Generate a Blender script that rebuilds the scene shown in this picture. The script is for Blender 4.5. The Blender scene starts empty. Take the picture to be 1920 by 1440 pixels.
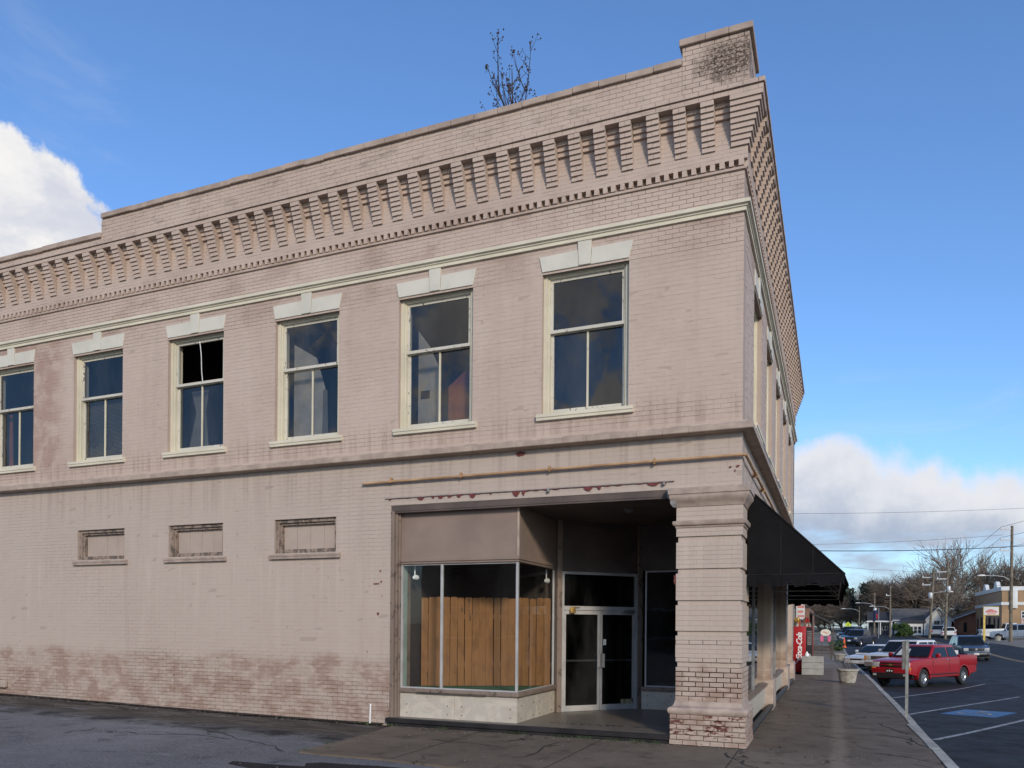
import bpy, bmesh, math, random
import numpy as np
from mathutils import Vector, Matrix
random.seed(7)
R_ = math.radians
scene = bpy.context.scene
COL = scene.collection

# ------------------------------------------------------------------ camera
CAM = Vector((1.2749, -12.0, 1.8))
FW = Vector((-0.38156, 0.92434, 0.0)); RT = Vector((0.92431, 0.38155, 0.00832)); UP = Vector((-0.00769, -0.00318, 0.99997))
cd = bpy.data.cameras.new('camera'); cam = bpy.data.objects.new('camera', cd); COL.objects.link(cam)
cd.sensor_width = 36.0; cd.lens = 1461.16 / 1920 * 36.0
cd.shift_y = (1171.36 - 720) / 1920.0
cd.clip_start = 0.1; cd.clip_end = 3000
M = Matrix.Identity(4)
for i in range(3):
    M[i][0] = RT[i]; M[i][1] = UP[i]; M[i][2] = -FW[i]; M[i][3] = CAM[i]
cam.matrix_world = M
scene.camera = cam

# ------------------------------------------------------------------ sun, sky, exposure
SUN_AZ, SUN_EL = R_(144), R_(23)          # azimuth clockwise from +Y: behind the camera, to its right
SUN_DIR = Vector((math.sin(SUN_AZ) * math.cos(SUN_EL), math.cos(SUN_AZ) * math.cos(SUN_EL), math.sin(SUN_EL)))
sl = bpy.data.lights.new('sun', 'SUN'); so = bpy.data.objects.new('sun', sl); COL.objects.link(so)
sl.energy = 2.15; sl.angle = R_(7.0); sl.color = (1.0, 0.87, 0.70)
so.rotation_euler = SUN_DIR.to_track_quat('Z', 'Y').to_euler()
scene.view_settings.view_transform = 'Standard'; scene.view_settings.look = 'None'
scene.view_settings.exposure = 0.25; scene.view_settings.gamma = 1.0; scene.view_settings.use_curve_mapping = False
w = bpy.data.worlds.new('World'); scene.world = w; w.use_nodes = True


class NT:
    """small helper to write node trees"""
    def __init__(s, tree): s.t = tree; s.t.nodes.clear()
    def n(s, typ, **kw):
        nd = s.t.nodes.new(typ)
        for k, v in kw.items():
            if k.startswith('i_'): nd.inputs[k[2:].replace('_', ' ')].default_value = v
            else: setattr(nd, k, v)
        return nd
    def l(s, a, b): s.t.links.new(a, b)
    def put(s, inp, v):
        if v is None: return
        if isinstance(v, (int, float)): inp.default_value = v
        elif isinstance(v, (tuple, list)):
            inp.default_value = (*v, 1) if len(v) == 3 and inp.type == 'RGBA' else v
        else: s.l(v, inp)
    def math(s, op, a, b=None, c=None, clamp=False):
        nd = s.n('ShaderNodeMath', operation=op, use_clamp=clamp)
        for i, v in enumerate((a, b, c)): s.put(nd.inputs[i], v)
        return nd.outputs[0]
    def vmath(s, op, a, b=None):
        nd = s.n('ShaderNodeVectorMath', operation=op)
        for i, v in enumerate((a, b)): s.put(nd.inputs[i], v)
        return nd.outputs['Value'] if op in ('DOT_PRODUCT', 'LENGTH', 'DISTANCE') else nd.outputs[0]
    def mix(s, f, a, b, blend='MIX'):
        nd = s.n('ShaderNodeMix', data_type='RGBA', blend_type=blend)
        s.put(nd.inputs[0], f); s.put(nd.inputs[6], a); s.put(nd.inputs[7], b)
        return nd.outputs[2]
    def ramp(s, v, lo, hi, a=0.0, b=1.0, smooth=True):
        nd = s.n('ShaderNodeMapRange', interpolation_type='SMOOTHSTEP' if smooth else 'LINEAR')
        for i, x in enumerate((v, lo, hi, a, b)): s.put(nd.inputs[i], x)
        return nd.outputs[0]
    def noise(s, vec, scale, detail=3.0, rough=0.55, dist=0.0, col=False):
        nd = s.n('ShaderNodeTexNoise'); s.put(nd.inputs['Vector'], vec)
        nd.inputs['Scale'].default_value = scale; nd.inputs['Detail'].default_value = detail
        nd.inputs['Roughness'].default_value = rough; nd.inputs['Distortion'].default_value = dist
        return nd.outputs['Color' if col else 0]
    def scl(s, vec, x, y, z):
        nd = s.n('ShaderNodeMapping'); s.put(nd.inputs[0], vec); nd.inputs['Scale'].default_value = (x, y, z)
        return nd.outputs[0]
    def sep(s, v):
        nd = s.n('ShaderNodeSeparateXYZ'); s.put(nd.inputs[0], v); return nd.outputs
    def pos(s): return s.n('ShaderNodeNewGeometry').outputs['Position']


def make_world():
    k = NT(w.node_tree)
    sky = k.n('ShaderNodeTexSky', sky_type='NISHITA', sun_disc=False)
    sky.sun_elevation = SUN_EL; sky.sun_rotation = SUN_AZ
    sky.altitude = 100; sky.air_density = 1.0; sky.dust_density = 0.7; sky.ozone_density = 1.6
    tc = k.n('ShaderNodeTexCoord'); d = tc.outputs['Generated']
    z = k.sep(d)[2]
    # cumulus heaps here and there round the sky, each a cone about a direction broken up by noise
    heaps = [((-0.787, 0.508, 0.348), 0.9905, 1.0), ((-0.90, 0.36, 0.24), 0.985, 1.0), ((0.62, 0.72, 0.30), 0.985, 1.0), ((0.85, -0.30, 0.33), 0.98, 1.0),
             ((-0.62, -0.30, 0.72), 0.985, 1.0), ((-0.93, -0.25, 0.25), 0.985, 1.0), ((0.30, -0.92, 0.20), 0.985, 1.0), ((-0.42, -0.82, 0.40), 0.93, 0.42)]
    n1 = k.noise(d, 5.5, 9, 0.58); n2 = k.noise(k.scl(d, 1, 1, 2.2), 2.6, 7, 0.6, 0.4)
    val = None
    for c, cs, a in heaps:
        v = k.ramp(k.vmath('DOT_PRODUCT', d, c), cs - 0.006, cs + (0.005 if a == 1 else 0.05), 0, a)
        val = v if val is None else k.math('MAXIMUM', val, v)
    n0 = k.noise(d, 17.0, 8, 0.62)
    heap = k.ramp(k.math('ADD', val, k.math('ADD', k.math('MULTIPLY', k.math('SUBTRACT', n1, 0.5), 1.8), k.math('MULTIPLY', k.math('SUBTRACT', n0, 0.5), 1.3))), 0.36, 0.60)
    heap = k.math('MULTIPLY', heap, k.ramp(val, 0.0, 0.10))
    # low bank of cloud along the horizon
    top = k.math('ADD', k.math('ADD', 0.195, k.math('MULTIPLY', k.math('SUBTRACT', n0, 0.5), 0.05)), k.math('MULTIPLY', k.math('SUBTRACT', k.noise(k.scl(d, 1, 1, 0.5), 6.5, 8, 0.55), 0.5), 0.24))
    bank = k.ramp(k.math('SUBTRACT', top, z), -0.010, 0.030)
    gaps = k.ramp(k.math('ADD', k.noise(k.scl(d, 1, 1, 3.5), 4.5, 7, 0.58), k.ramp(z, 0.08, 0.17, 0.0, 0.22)), 0.44, 0.64)
    bank = k.math('MULTIPLY', bank, k.math('ADD', 0.20, k.math('MULTIPLY', gaps, 0.72)))
    # faint high wisps
    wisp = k.math('MULTIPLY', k.ramp(k.noise(k.scl(d, 1, 1, 2.0), 3.3, 6, 0.62, 0.8), 0.60, 0.86), 0.22)
    fac = k.math('MAXIMUM', k.math('MAXIMUM', heap, bank), wisp)
    n3 = k.noise(k.scl(d, 1, 1, 1.6), 9.0, 8, 0.6, 0.5)
    lit = k.ramp(k.math('ADD', k.math('MULTIPLY', n2, 0.55), k.math('MULTIPLY', n3, 0.65)), 0.46, 0.68)
    hcol = k.mix(lit, (3.7, 3.85, 4.35), (5.3, 5.2, 5.1))
    depth = k.math('SUBTRACT', top, z)
    bl = k.math('MULTIPLY', k.ramp(k.math('ADD', depth, k.math('MULTIPLY', k.math('SUBTRACT', n3, 0.5), 0.10)), 0.02, 0.115, 1.0, 0.0), 1.0)
    bcol = k.mix(bl, (2.3, 2.55, 3.15), (4.7, 4.6, 4.6))
    ccol = k.mix(k.ramp(k.math('SUBTRACT', heap, bank), -0.2, 0.2), bcol, hcol)
    skyc = k.mix(1.0, sky.outputs[0], (0.71, 0.95, 1.25), 'MULTIPLY')
    col = k.mix(fac, skyc, ccol)
    bg = k.n('ShaderNodeBackground'); k.l(col, bg.inputs[0]); bg.inputs[1].default_value = 0.15
    out = k.n('ShaderNodeOutputWorld'); k.l(bg.outputs[0], out.inputs[0])
make_world()

# ------------------------------------------------------------------ materials
MATS = {}
def newmat(name):
    m = bpy.data.materials.new(name); m.use_nodes = True; MATS[name] = m
    return m, NT(m.node_tree)
def finish(k, col, rough, bump=None, metallic=0.0, bstr=0.4, bdist=0.01, spec=0.5, coat=0.0):
    p = k.n('ShaderNodeBsdfPrincipled')
    k.put(p.inputs['Base Color'], col); k.put(p.inputs['Roughness'], rough); k.put(p.inputs['Metallic'], metallic)
    p.inputs['Specular IOR Level'].default_value = spec
    p.inputs['Coat Weight'].default_value = coat; p.inputs['Coat Roughness'].default_value = 0.05
    if bump is not None:
        b = k.n('ShaderNodeBump'); b.inputs['Strength'].default_value = bstr; b.inputs['Distance'].default_value = bdist
        k.l(bump, b.inputs['Height']); k.l(b.outputs[0], p.inputs['Normal'])
    o = k.n('ShaderNodeOutputMaterial'); k.l(p.outputs[0], o.inputs[0])
    return p
def simple(name, c, rough=0.7, var=0.12, scale=3.0, metallic=0.0, bstr=0.15, coat=0.0, spec=0.5, c2=None, objspace=False):
    m, k = newmat(name)
    v = k.n('ShaderNodeTexCoord').outputs['Object'] if objspace else k.pos()
    n = k.noise(v, scale, 6, 0.6)
    f = k.noise(v, scale * 14, 4, 0.6)
    dark = tuple(x * (1 - var * 1.6) for x in c) if c2 is None else c2
    lite = tuple(min(1, x * (1 + var)) for x in c)
    col = k.mix(k.ramp(n, 0.3, 0.7), dark, lite)
    r = k.math('ADD', rough - 0.06, k.math('MULTIPLY', n, 0.12))
    finish(k, col, r, f if bstr else None, metallic, bstr, 0.006, spec, coat)
    return m


def wall_paint(name, joint=False):
    m, k = newmat(name)
    P = k.pos(); X, Y, Z = k.sep(P)
    big = k.noise(P, 0.55, 6, 0.62); mid = k.noise(P, 2.6, 6, 0.6); fine = k.noise(P, 38, 4, 0.6)
    brickn = k.noise(k.scl(P, 4.6, 4.6, 13.5), 1.0, 1, 0.5)
    c = k.mix(k.ramp(big, 0.32, 0.68), (0.455, 0.375, 0.34), (0.51, 0.43, 0.395))
    c = k.mix(k.math('MULTIPLY', k.ramp(brickn, 0.35, 0.7), 0.22), c, (0.56, 0.475, 0.435))
    # greyer, newer coat on the ground floor
    low = k.ramp(Z, 4.6, 4.9, 1, 0)
    c = k.mix(k.math('MULTIPLY', low, 0.6), c, (0.44, 0.40, 0.375))
    # vertical wash streaks
    st = k.noise(k.scl(P, 3.2, 3.2, 0.22), 1.0, 5, 0.6)
    c = k.mix(k.math('MULTIPLY', k.ramp(st, 0.52, 0.72), 0.28), c, (0.55, 0.49, 0.46))
    c = k.mix(k.math('MULTIPLY', k.ramp(st, 0.46, 0.28), 0.25), c, (0.36, 0.30, 0.275))
    # worn old paint at the foot of the wall, ragged upper edge
    edge = k.math('ADD', k.math('ADD', 0.62, k.math('MULTIPLY', k.noise(k.scl(P, 0.5, 0.5, 0.0), 1.0, 4, 0.6), 0.95)), k.math('MULTIPLY', k.noise(k.scl(P, 5, 5, 0.4), 1.0, 2, 0.5), 0.22))
    foot = k.ramp(k.math('SUBTRACT', edge, Z), -0.05, 0.16)
    footn = k.ramp(k.noise(k.scl(P, 1, 1, 1.6), 1.7, 6, 0.65), 0.40, 0.60, 0.25, 0.95)
    c = k.mix(k.math('MULTIPLY', foot, k.math('MULTIPLY', footn, 0.95)), c, (0.31, 0.225, 0.19))
    c = k.mix(k.math('MULTIPLY', k.math('MULTIPLY', foot, k.ramp(brickn, 0.52, 0.68)), 0.55), c, (0.52, 0.43, 0.40))
    # reddish weathered patches high on the wall
    up = k.math('MULTIPLY', k.ramp(Z, 7.2, 7.9), k.ramp(Z, 9.0, 8.6))
    c = k.mix(k.math('MULTIPLY', k.math('MULTIPLY', up, k.ramp(k.noise(k.scl(P, 1, 1, 2.2), 0.9, 6, 0.6), 0.46, 0.66)), 0.55), c, (0.30, 0.225, 0.195))
    pl = k.math('MULTIPLY', k.ramp(X, -14.1, -14.8), k.math('MULTIPLY', k.ramp(X, -16.6, -15.6, 0.3, 1), k.math('MULTIPLY', k.ramp(Z, 4.9, 5.3), k.ramp(Z, 8.3, 7.9))))
    c = k.mix(k.math('MULTIPLY', pl, k.ramp(mid, 0.36, 0.58, 0.15, 0.75)), c, (0.335, 0.225, 0.195))
    drip = k.noise(k.scl(P, 9, 9, 0.35), 1.0, 4, 0.6)
    c = k.mix(k.math('MULTIPLY', k.math('MULTIPLY', k.ramp(Z, 1.5, 2.9), k.ramp(Z, 3.2, 2.95)), k.ramp(drip, 0.50, 0.70, 0, 0.35)), c, (0.56, 0.51, 0.47))
    c = k.mix(k.math('MULTIPLY', k.math('MULTIPLY', k.ramp(Z, 4.84, 4.95), k.ramp(Z, 5.55, 4.95)), k.ramp(drip, 0.44, 0.66, 0, 0.5)), c, (0.30, 0.235, 0.20))
    c = k.mix(k.math('MULTIPLY', k.math('MULTIPLY', k.ramp(Z, 3.6, 4.6), k.ramp(Z, 4.75, 4.68)), k.ramp(drip, 0.46, 0.70, 0, 0.4)), c, (0.27, 0.235, 0.215))
    sp = k.noise(k.scl(P, 1, 1, 1.3), 3.4, 7, 0.75)
    c = k.mix(k.math('MULTIPLY', k.ramp(sp, 0.60, 0.72, 0, 0.4), k.ramp(Z, 4.9, 5.6)), c, (0.34, 0.26, 0.22))
    # mildew on the corner block of the parapet
    dm = k.vmath('DISTANCE', k.scl(P, 1.0, 0.7, 1.35), (-0.22, -0.1, 13.72))
    mil = k.math('MULTIPLY', k.ramp(k.math('ADD', dm, k.math('MULTIPLY', k.math('SUBTRACT', k.noise(P, 5, 6, 0.65), 0.5), 0.9)), 0.60, 0.26), k.ramp(fine, 0.36, 0.58, 0.25, 1.0))
    c = k.mix(mil, c, (0.085, 0.062, 0.045))
    # soot under the cornice courses and general grime specks
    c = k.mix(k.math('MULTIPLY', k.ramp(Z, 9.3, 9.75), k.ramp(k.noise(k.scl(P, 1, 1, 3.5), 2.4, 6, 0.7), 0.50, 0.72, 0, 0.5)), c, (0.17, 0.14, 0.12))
    # bare brick where the paint has gone
    pier = k.math('MULTIPLY', k.ramp(X, -1.15, -1.05), k.ramp(Y, 1.2, 1.0))
    bare_n = k.noise(k.scl(P, 4.6, 4.6, 11.0), 1.0, 5, 0.7)
    bz = k.math('MULTIPLY', k.ramp(Z, 0.52, 0.46), k.ramp(Z, 0.06, 0.16))
    bare = k.math('MULTIPLY', pier, k.math('MULTIPLY', bz, k.ramp(bare_n, 0.55, 0.60)))
    bare2 = k.math('MULTIPLY', k.math('MULTIPLY', foot, k.ramp(k.noise(k.scl(P, 1, 1, 1.8), 8.0, 6, 0.7), 0.635, 0.67)), k.ramp(big, 0.40, 0.54))
    bare = k.math('MAXIMUM', bare, bare2)
    c = k.mix(bare, c, (0.115, 0.038, 0.030))
    if joint:
        c = k.mix(0.28, c, (0.20, 0.155, 0.135))
        jr = k.math('MAXIMUM', k.math('MULTIPLY', foot, k.ramp(mid, 0.44, 0.56)), k.math('MULTIPLY', pier, k.math('MULTIPLY', k.ramp(Z, 1.34, 1.22), k.ramp(Z, 0.75, 0.85))))
        c = k.mix(k.math('MULTIPLY', jr, 0.9), c, (0.10, 0.040, 0.032))
    c = k.mix(1.0, c, (0.97, 0.90, 0.81), 'MULTIPLY')
    finish(k, c, 0.72, k.math('ADD', fine, k.math('MULTIPLY', mid, 0.6)), 0, 0.25, 0.004, 0.35)
    return m

def concrete(name, a, b, dark, cracks=True, stripe=False, scale=1.0):
    m, k = newmat(name)
    P = k.pos(); X, Y, Z = k.sep(P)
    big = k.noise(P, 0.35 * scale, 7, 0.65, 0.3); mid = k.noise(P, 2.3 * scale, 7, 0.65); fine = k.noise(P, 55, 4, 0.6)
    c = k.mix(k.ramp(big, 0.35, 0.65), a, b)
    c = k.mix(k.ramp(mid, 0.48, 0.74, 0, 0.8), c, dark)
    c = k.mix(k.ramp(k.noise(P, 5.5, 5, 0.7), 0.58, 0.74, 0, 0.45), c, tuple(min(1, x * 1.5) for x in b))
    if stripe:
        wob = k.math('MULTIPLY', k.math('SUBTRACT', k.noise(k.scl(P, 0, 0.8, 0), 1.0, 3), 0.5), 0.22)
        sx = k.math('ABSOLUTE', k.math('SUBTRACT', k.math('ADD', X, wob), 1.36))
        c = k.mix(k.math('MULTIPLY', k.ramp(sx, 0.17, 0.03), k.ramp(mid, 0.3, 0.6, 0.1, 0.6)), c, tuple(min(1, x * 1.5) for x in b))
    if cracks:
        vo = k.n('ShaderNodeTexVoronoi', feature='DISTANCE_TO_EDGE'); vo.inputs['Scale'].default_value = 0.42
        wv = k.vmath('ADD', P, k.vmath('MULTIPLY', k.noise(P, 2.0, 5, 0.65, col=True), (0.8, 0.8, 0.0)))
        k.l(wv, vo.inputs['Vector'])
        ck = k.math('MULTIPLY', k.ramp(vo.outputs['Distance'], 0.010, 0.003), k.ramp(k.noise(P, 0.7, 3), 0.50, 0.58))
        c = k.mix(k.math('MULTIPLY', ck, 0.9), c, (0.018, 0.016, 0.014))
    finish(k, c, k.ramp(mid, 0.3, 0.7, 0.72, 0.9), k.math('ADD', fine, k.math('MULTIPLY', mid, 2.0)), 0, 0.3, 0.01, 0.12)
    return m

def asphalt(name, a, b, gutter=False):
    m, k = newmat(name)
    P = k.pos()
    big = k.noise(P, 0.25, 7, 0.65, 0.5); mid = k.noise(k.scl(P, 1, 1.0, 1), 1.6, 7, 0.68); fine = k.noise(P, 70, 3, 0.7)
    c = k.mix(k.ramp(big, 0.35, 0.65), a, b)
    c = k.mix(k.ramp(mid, 0.52, 0.72, 0, 0.75), c, tuple(x * 0.45 for x in a))
    c = k.mix(k.ramp(k.noise(P, 38, 3, 0.75), 0.50, 0.72, 0, 0.65), c, tuple(min(1, x * 2.3) for x in b))
    c = k.mix(k.ramp(fine, 0.50, 0.3, 0, 0.6), c, tuple(x * 0.4 for x in a))
    vo = k.n('ShaderNodeTexVoronoi', feature='DISTANCE_TO_EDGE'); vo.inputs['Scale'].default_value = 0.30
    k.l(k.vmath('ADD', P, k.vmath('MULTIPLY', k.noise(P, 1.5, 5, 0.65, col=True), (1.2, 1.2, 0.0))), vo.inputs['Vector'])
    c = k.mix(k.math('MULTIPLY', k.ramp(vo.outputs['Distance'], 0.009, 0.002), k.ramp(k.noise(P, 0.4, 3), 0.46, 0.56, 0, 0.85)), c, (0.012, 0.012, 0.013))
    if gutter:
        # brown concrete gutter along the wall, its edge lost under worn asphalt, with an oily seam
        X, Y, Z = k.sep(P); streak = k.noise(k.scl(P, 0.9, 4.0, 1), 1.0, 7, 0.68, 0.6)
        yy = k.math('ADD', Y, k.math('MULTIPLY', k.math('SUBTRACT', streak, 0.5), 1.3))
        con = k.mix(k.ramp(streak, 0.35, 0.66), (0.042, 0.035, 0.029), (0.115, 0.098, 0.082))
        c = k.mix(k.ramp(yy, -1.75, -1.15), c, con)
        c = k.mix(k.math('MULTIPLY', k.math('MULTIPLY', k.ramp(yy, -2.25, -1.75), k.ramp(yy, -1.15, -1.6)), k.ramp(mid, 0.38, 0.62, 0.1, 0.85)), c, (0.016, 0.015, 0.014))
        c = k.mix(k.ramp(k.noise(k.scl(P, 0.7, 2.2, 1), 1.3, 7, 0.7), 0.56, 0.72, 0, 0.5), c, tuple(x * 1.7 for x in b))
    finish(k, c, k.ramp(mid, 0.3, 0.7, 0.62, 0.85), fine, 0, 0.5, 0.008, 0.12)
    return m

def glass(name, tint=(0.9, 0.95, 0.95), refl=1.0, dirt=0.06, dirtcol=(0.5, 0.5, 0.48)):
    m, k = newmat(name)
    ge = k.n('ShaderNodeNewGeometry'); cs = k.math('ABSOLUTE', k.vmath('DOT_PRODUCT', ge.outputs['Incoming'], ge.outputs['Normal']))
    fr = k.math('ADD', 0.043, k.math('MULTIPLY', 0.957, k.math('POWER', k.math('SUBTRACT', 1.0, cs, clamp=True), 5.0)))
    tr = k.n('ShaderNodeBsdfTransparent'); tr.inputs[0].default_value = (*tint, 1)
    gl = k.n('ShaderNodeBsdfGlossy'); gl.inputs['Roughness'].default_value = 0.015
    P = k.pos()
    b = k.n('ShaderNodeBump'); b.inputs['Strength'].default_value = 0.05; b.inputs['Distance'].default_value = 0.02
    k.l(k.noise(P, 1.6, 2), b.inputs['Height']); k.l(b.outputs[0], gl.inputs['Normal'])
    a = k.n('ShaderNodeMixShader'); k.l(k.math('MULTIPLY', fr, 2.0 * refl, clamp=True), a.inputs[0]); k.l(tr.outputs[0], a.inputs[1]); k.l(gl.outputs[0], a.inputs[2])
    df = k.n('ShaderNodeBsdfDiffuse'); df.inputs[0].default_value = (*dirtcol, 1)
    mx = k.n('ShaderNodeMixShader')
    k.l(k.math('MULTIPLY', k.ramp(k.noise(k.scl(P, 1, 1, 0.35), 1.4, 5, 0.6), 0.40, 0.75), dirt), mx.inputs[0]); k.l(a.outputs[0], mx.inputs[1]); k.l(df.outputs[0], mx.inputs[2])
    o = k.n('ShaderNodeOutputMaterial'); k.l(mx.outputs[0], o.inputs[0])
    return m

def peeling(name, paint, wood, amount=0.62, scale=9):
    m, k = newmat(name)
    P = k.pos()
    n = k.noise(k.scl(P, 1, 1, 0.6), scale, 7, 0.72); g = k.noise(k.scl(P, 22, 22, 2.0), 1.0, 4, 0.6)
    c = k.mix(k.ramp(k.noise(P, 1.6, 4), 0.3, 0.7), tuple(x * 0.86 for x in paint), paint)
    f = k.ramp(n, amount, amount + 0.035)
    c = k.mix(f, c, k.mix(g, tuple(x * 0.5 for x in wood), wood))
    finish(k, c, 0.6, k.math('SUBTRACT', g, k.math('MULTIPLY', f, 1.5)), 0, 0.35, 0.004, 0.4)
    return m

def wood(name, a, b, rough=0.6):
    m, k = newmat(name)
    v = k.n('ShaderNodeTexCoord').outputs['Object']
    info = k.n('ShaderNodeObjectInfo').outputs['Random']
    off = k.n('ShaderNodeCombineXYZ'); k.l(k.math('MULTIPLY', info, 37.0), off.inputs[0]); k.l(k.math('MULTIPLY', info, 91.0), off.inputs[2])
    v = k.vmath('ADD', v, off.outputs[0])
    grain = k.noise(k.scl(v, 26, 26, 1.3), 1.0, 5, 0.6, 0.8); blot = k.noise(k.scl(v, 5, 5, 2.2), 1.0, 4, 0.6)
    kn = k.n('ShaderNodeTexVoronoi'); kn.inputs['Scale'].default_value = 1.0; k.l(k.scl(v, 5.5, 5.5, 2.2), kn.inputs['Vector'])
    knot = k.ramp(kn.outputs['Distance'], 0.16, 0.07)
    c = k.mix(grain, a, b); c = k.mix(k.ramp(blot, 0.45, 0.7, 0, 0.6), c, tuple(x * 0.55 for x in a))
    c = k.mix(k.math('MULTIPLY', knot, 0.75), c, tuple(x * 0.3 for x in a))
    c = k.mix(k.math('MULTIPLY', info, 0.45), c, tuple(x * 0.6 for x in b))
    finish(k, c, rough, grain, 0, 0.2, 0.003, 0.35)
    return m

def marble(name):
    m, k = newmat(name)
    P = k.pos()
    v = k.noise(k.scl(P, 1, 1, 1.4), 2.0, 8, 0.62, 2.2); n = k.noise(P, 1.0, 4); st = k.noise(P, 3.0, 6, 0.7)
    c = k.mix(k.ramp(v, 0.40, 0.62), (0.45, 0.41, 0.345), (0.53, 0.475, 0.39))
    c = k.mix(k.ramp(k.math('ABSOLUTE', k.math('SUBTRACT', v, 0.5)), 0.02, 0.0, 0, 0.3), c, (0.30, 0.27, 0.23))
    c = k.mix(k.ramp(st, 0.54, 0.75, 0, 0.5), c, (0.40, 0.27, 0.15))
    finish(k, c, 0.42, st, 0, 0.08, 0.004, 0.4)
    return m

PAINT = wall_paint('painted_brick'); JOINT = wall_paint('painted_mortar', True)
simple('trim_paint', (0.38, 0.295, 0.235), 0.65, 0.16, 4.0, c2=(0.31, 0.235, 0.185))
simple('pier_trim', (0.375, 0.295, 0.24), 0.65, 0.16, 5.0, c2=(0.29, 0.22, 0.18))
peeling('cream_moulding', (0.68, 0.62, 0.48), (0.22, 0.14, 0.07), 0.70, 5)
peeling('cream_paint', (0.62, 0.56, 0.42), (0.16, 0.12, 0.085), 0.655, 11)
peeling('sash_paint', (0.58, 0.54, 0.45), (0.15, 0.12, 0.10), 0.585, 16)
peeling('white_lintel', (0.61, 0.575, 0.485), (0.35, 0.30, 0.27), 0.74, 12)
peeling('weathered_wood', (0.30, 0.225, 0.175), (0.155, 0.12, 0.095), 0.50, 10)
peeling('jamb_paint', (0.22, 0.165, 0.13), (0.12, 0.09, 0.07), 0.56, 9)
peeling('pale_board', (0.42, 0.335, 0.275), (0.28, 0.20, 0.14), 0.70, 8)
simple('coping_paint', (0.38, 0.295, 0.235), 0.7, 0.14, 2.5, c2=(0.30, 0.225, 0.175))
simple('rust', (0.34, 0.20, 0.10), 0.75, 0.35, 7.0)
simple('pipe_tan', (0.42, 0.27, 0.145), 0.65, 0.2, 3.0, c2=(0.30, 0.17, 0.085))
simple('chip_red', (0.155, 0.030, 0.024), 0.6, 0.25, 10.0)
simple('grey_iron', (0.20, 0.19, 0.18), 0.6, 0.25, 8.0)
simple('soffit_shade_paint', (0.105, 0.078, 0.064), 0.7, 0.2, 1.5)  # shade of the recessed entry put into a darker base colour
simple('bay_shade_paint', (0.095, 0.072, 0.060), 0.6, 0.15, 1.5)  # darker copy of the panel paint, entry shade painted in
simple('panel_paint', (0.245, 0.178, 0.140), 0.55, 0.10, 1.2)
simple('aluminium', (0.43, 0.42, 0.405), 0.42, 0.08, 4.0, metallic=0.15, bstr=0.05)
simple('aluminium_dark', (0.30, 0.31, 0.32), 0.45, 0.15, 4.0, metallic=0.6, bstr=0.05)
simple('green_carpet', (0.035, 0.115, 0.045), 0.95, 0.15, 20.0)
simple('green_jamb', (0.30, 0.38, 0.33), 0.6, 0.12, 2.0)
simple('dark_inside', (0.05, 0.036, 0.030), 0.85, 0.2, 1.0)
simple('inside_plaster', (0.16, 0.145, 0.135), 0.85, 0.2, 1.0)
simple('upstairs_brown', (0.10, 0.052, 0.040), 0.85, 0.25, 1.0)
simple('pale_sheet', (0.42, 0.38, 0.31), 0.8, 0.12, 2.5)
simple('blind_grey', (0.17, 0.155, 0.13), 0.7, 0.12, 2.5)
simple('curtain_red', (0.30, 0.085, 0.05), 0.85, 0.2, 2.5)
simple('black_step', (0.020, 0.017, 0.017), 0.45, 0.25, 3.0)
simple('terrazzo', (0.155, 0.13, 0.105), 0.4, 0.12, 9.0)
simple('terrazzo_letter', (0.045, 0.038, 0.034), 0.45, 0.2, 9.0)
simple('black_canvas', (0.0055, 0.0052, 0.0060), 0.95, 0.3, 2.5, bstr=0.3, spec=0.25)
simple('canvas_trim', (0.017, 0.017, 0.019), 0.9, 0.3, 4.0, spec=0.25)
simple('dark_wood', (0.075, 0.055, 0.042), 0.7, 0.3, 5.0)
simple('roof_felt', (0.09, 0.085, 0.08), 0.9, 0.2, 1.5)
simple('brass', (0.40, 0.26, 0.08), 0.5, 0.3, 12.0, metallic=0.6)
simple('plate_cream', (0.62, 0.53, 0.30), 0.55, 0.12, 10.0)
simple('print_black', (0.012, 0.012, 0.012), 0.6, 0.1, 10.0)
simple('print_white', (0.78, 0.78, 0.76), 0.55, 0.06, 10.0)
marble('marble'); wood('fence_wood', (0.165, 0.062, 0.014), (0.31, 0.135, 0.034)); wood('brown_post', (0.16, 0.08, 0.035), (0.26, 0.14, 0.06))
glass('window_glass', (0.62, 0.64, 0.66), 0.9, 0.05); glass('shop_glass', (0.93, 0.95, 0.94), 0.6, 0.02); glass('door_glass', (0.55, 0.57, 0.58), 0.6, 0.03)
concrete('walk_concrete', (0.134, 0.104, 0.078), (0.188, 0.149, 0.112), (0.069, 0.054, 0.041), True, True)
concrete('apron_concrete', (0.10, 0.085, 0.072), (0.135, 0.117, 0.10), (0.055, 0.047, 0.041), True)
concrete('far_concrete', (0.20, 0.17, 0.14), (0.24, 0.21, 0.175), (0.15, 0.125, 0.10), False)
concrete('kerb_paint', (0.31, 0.30, 0.27), (0.42, 0.40, 0.36), (0.085, 0.075, 0.065), False, False, 3.0)
asphalt('road_asphalt', (0.024, 0.024, 0.026), (0.034, 0.034, 0.036)); asphalt('lot_asphalt', (0.120, 0.119, 0.122), (0.180, 0.178, 0.182), True); asphalt('dark_patch', (0.018, 0.018, 0.020), (0.026, 0.026, 0.028))
asphalt('grime', (0.035, 0.030, 0.026), (0.055, 0.048, 0.042))


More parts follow.
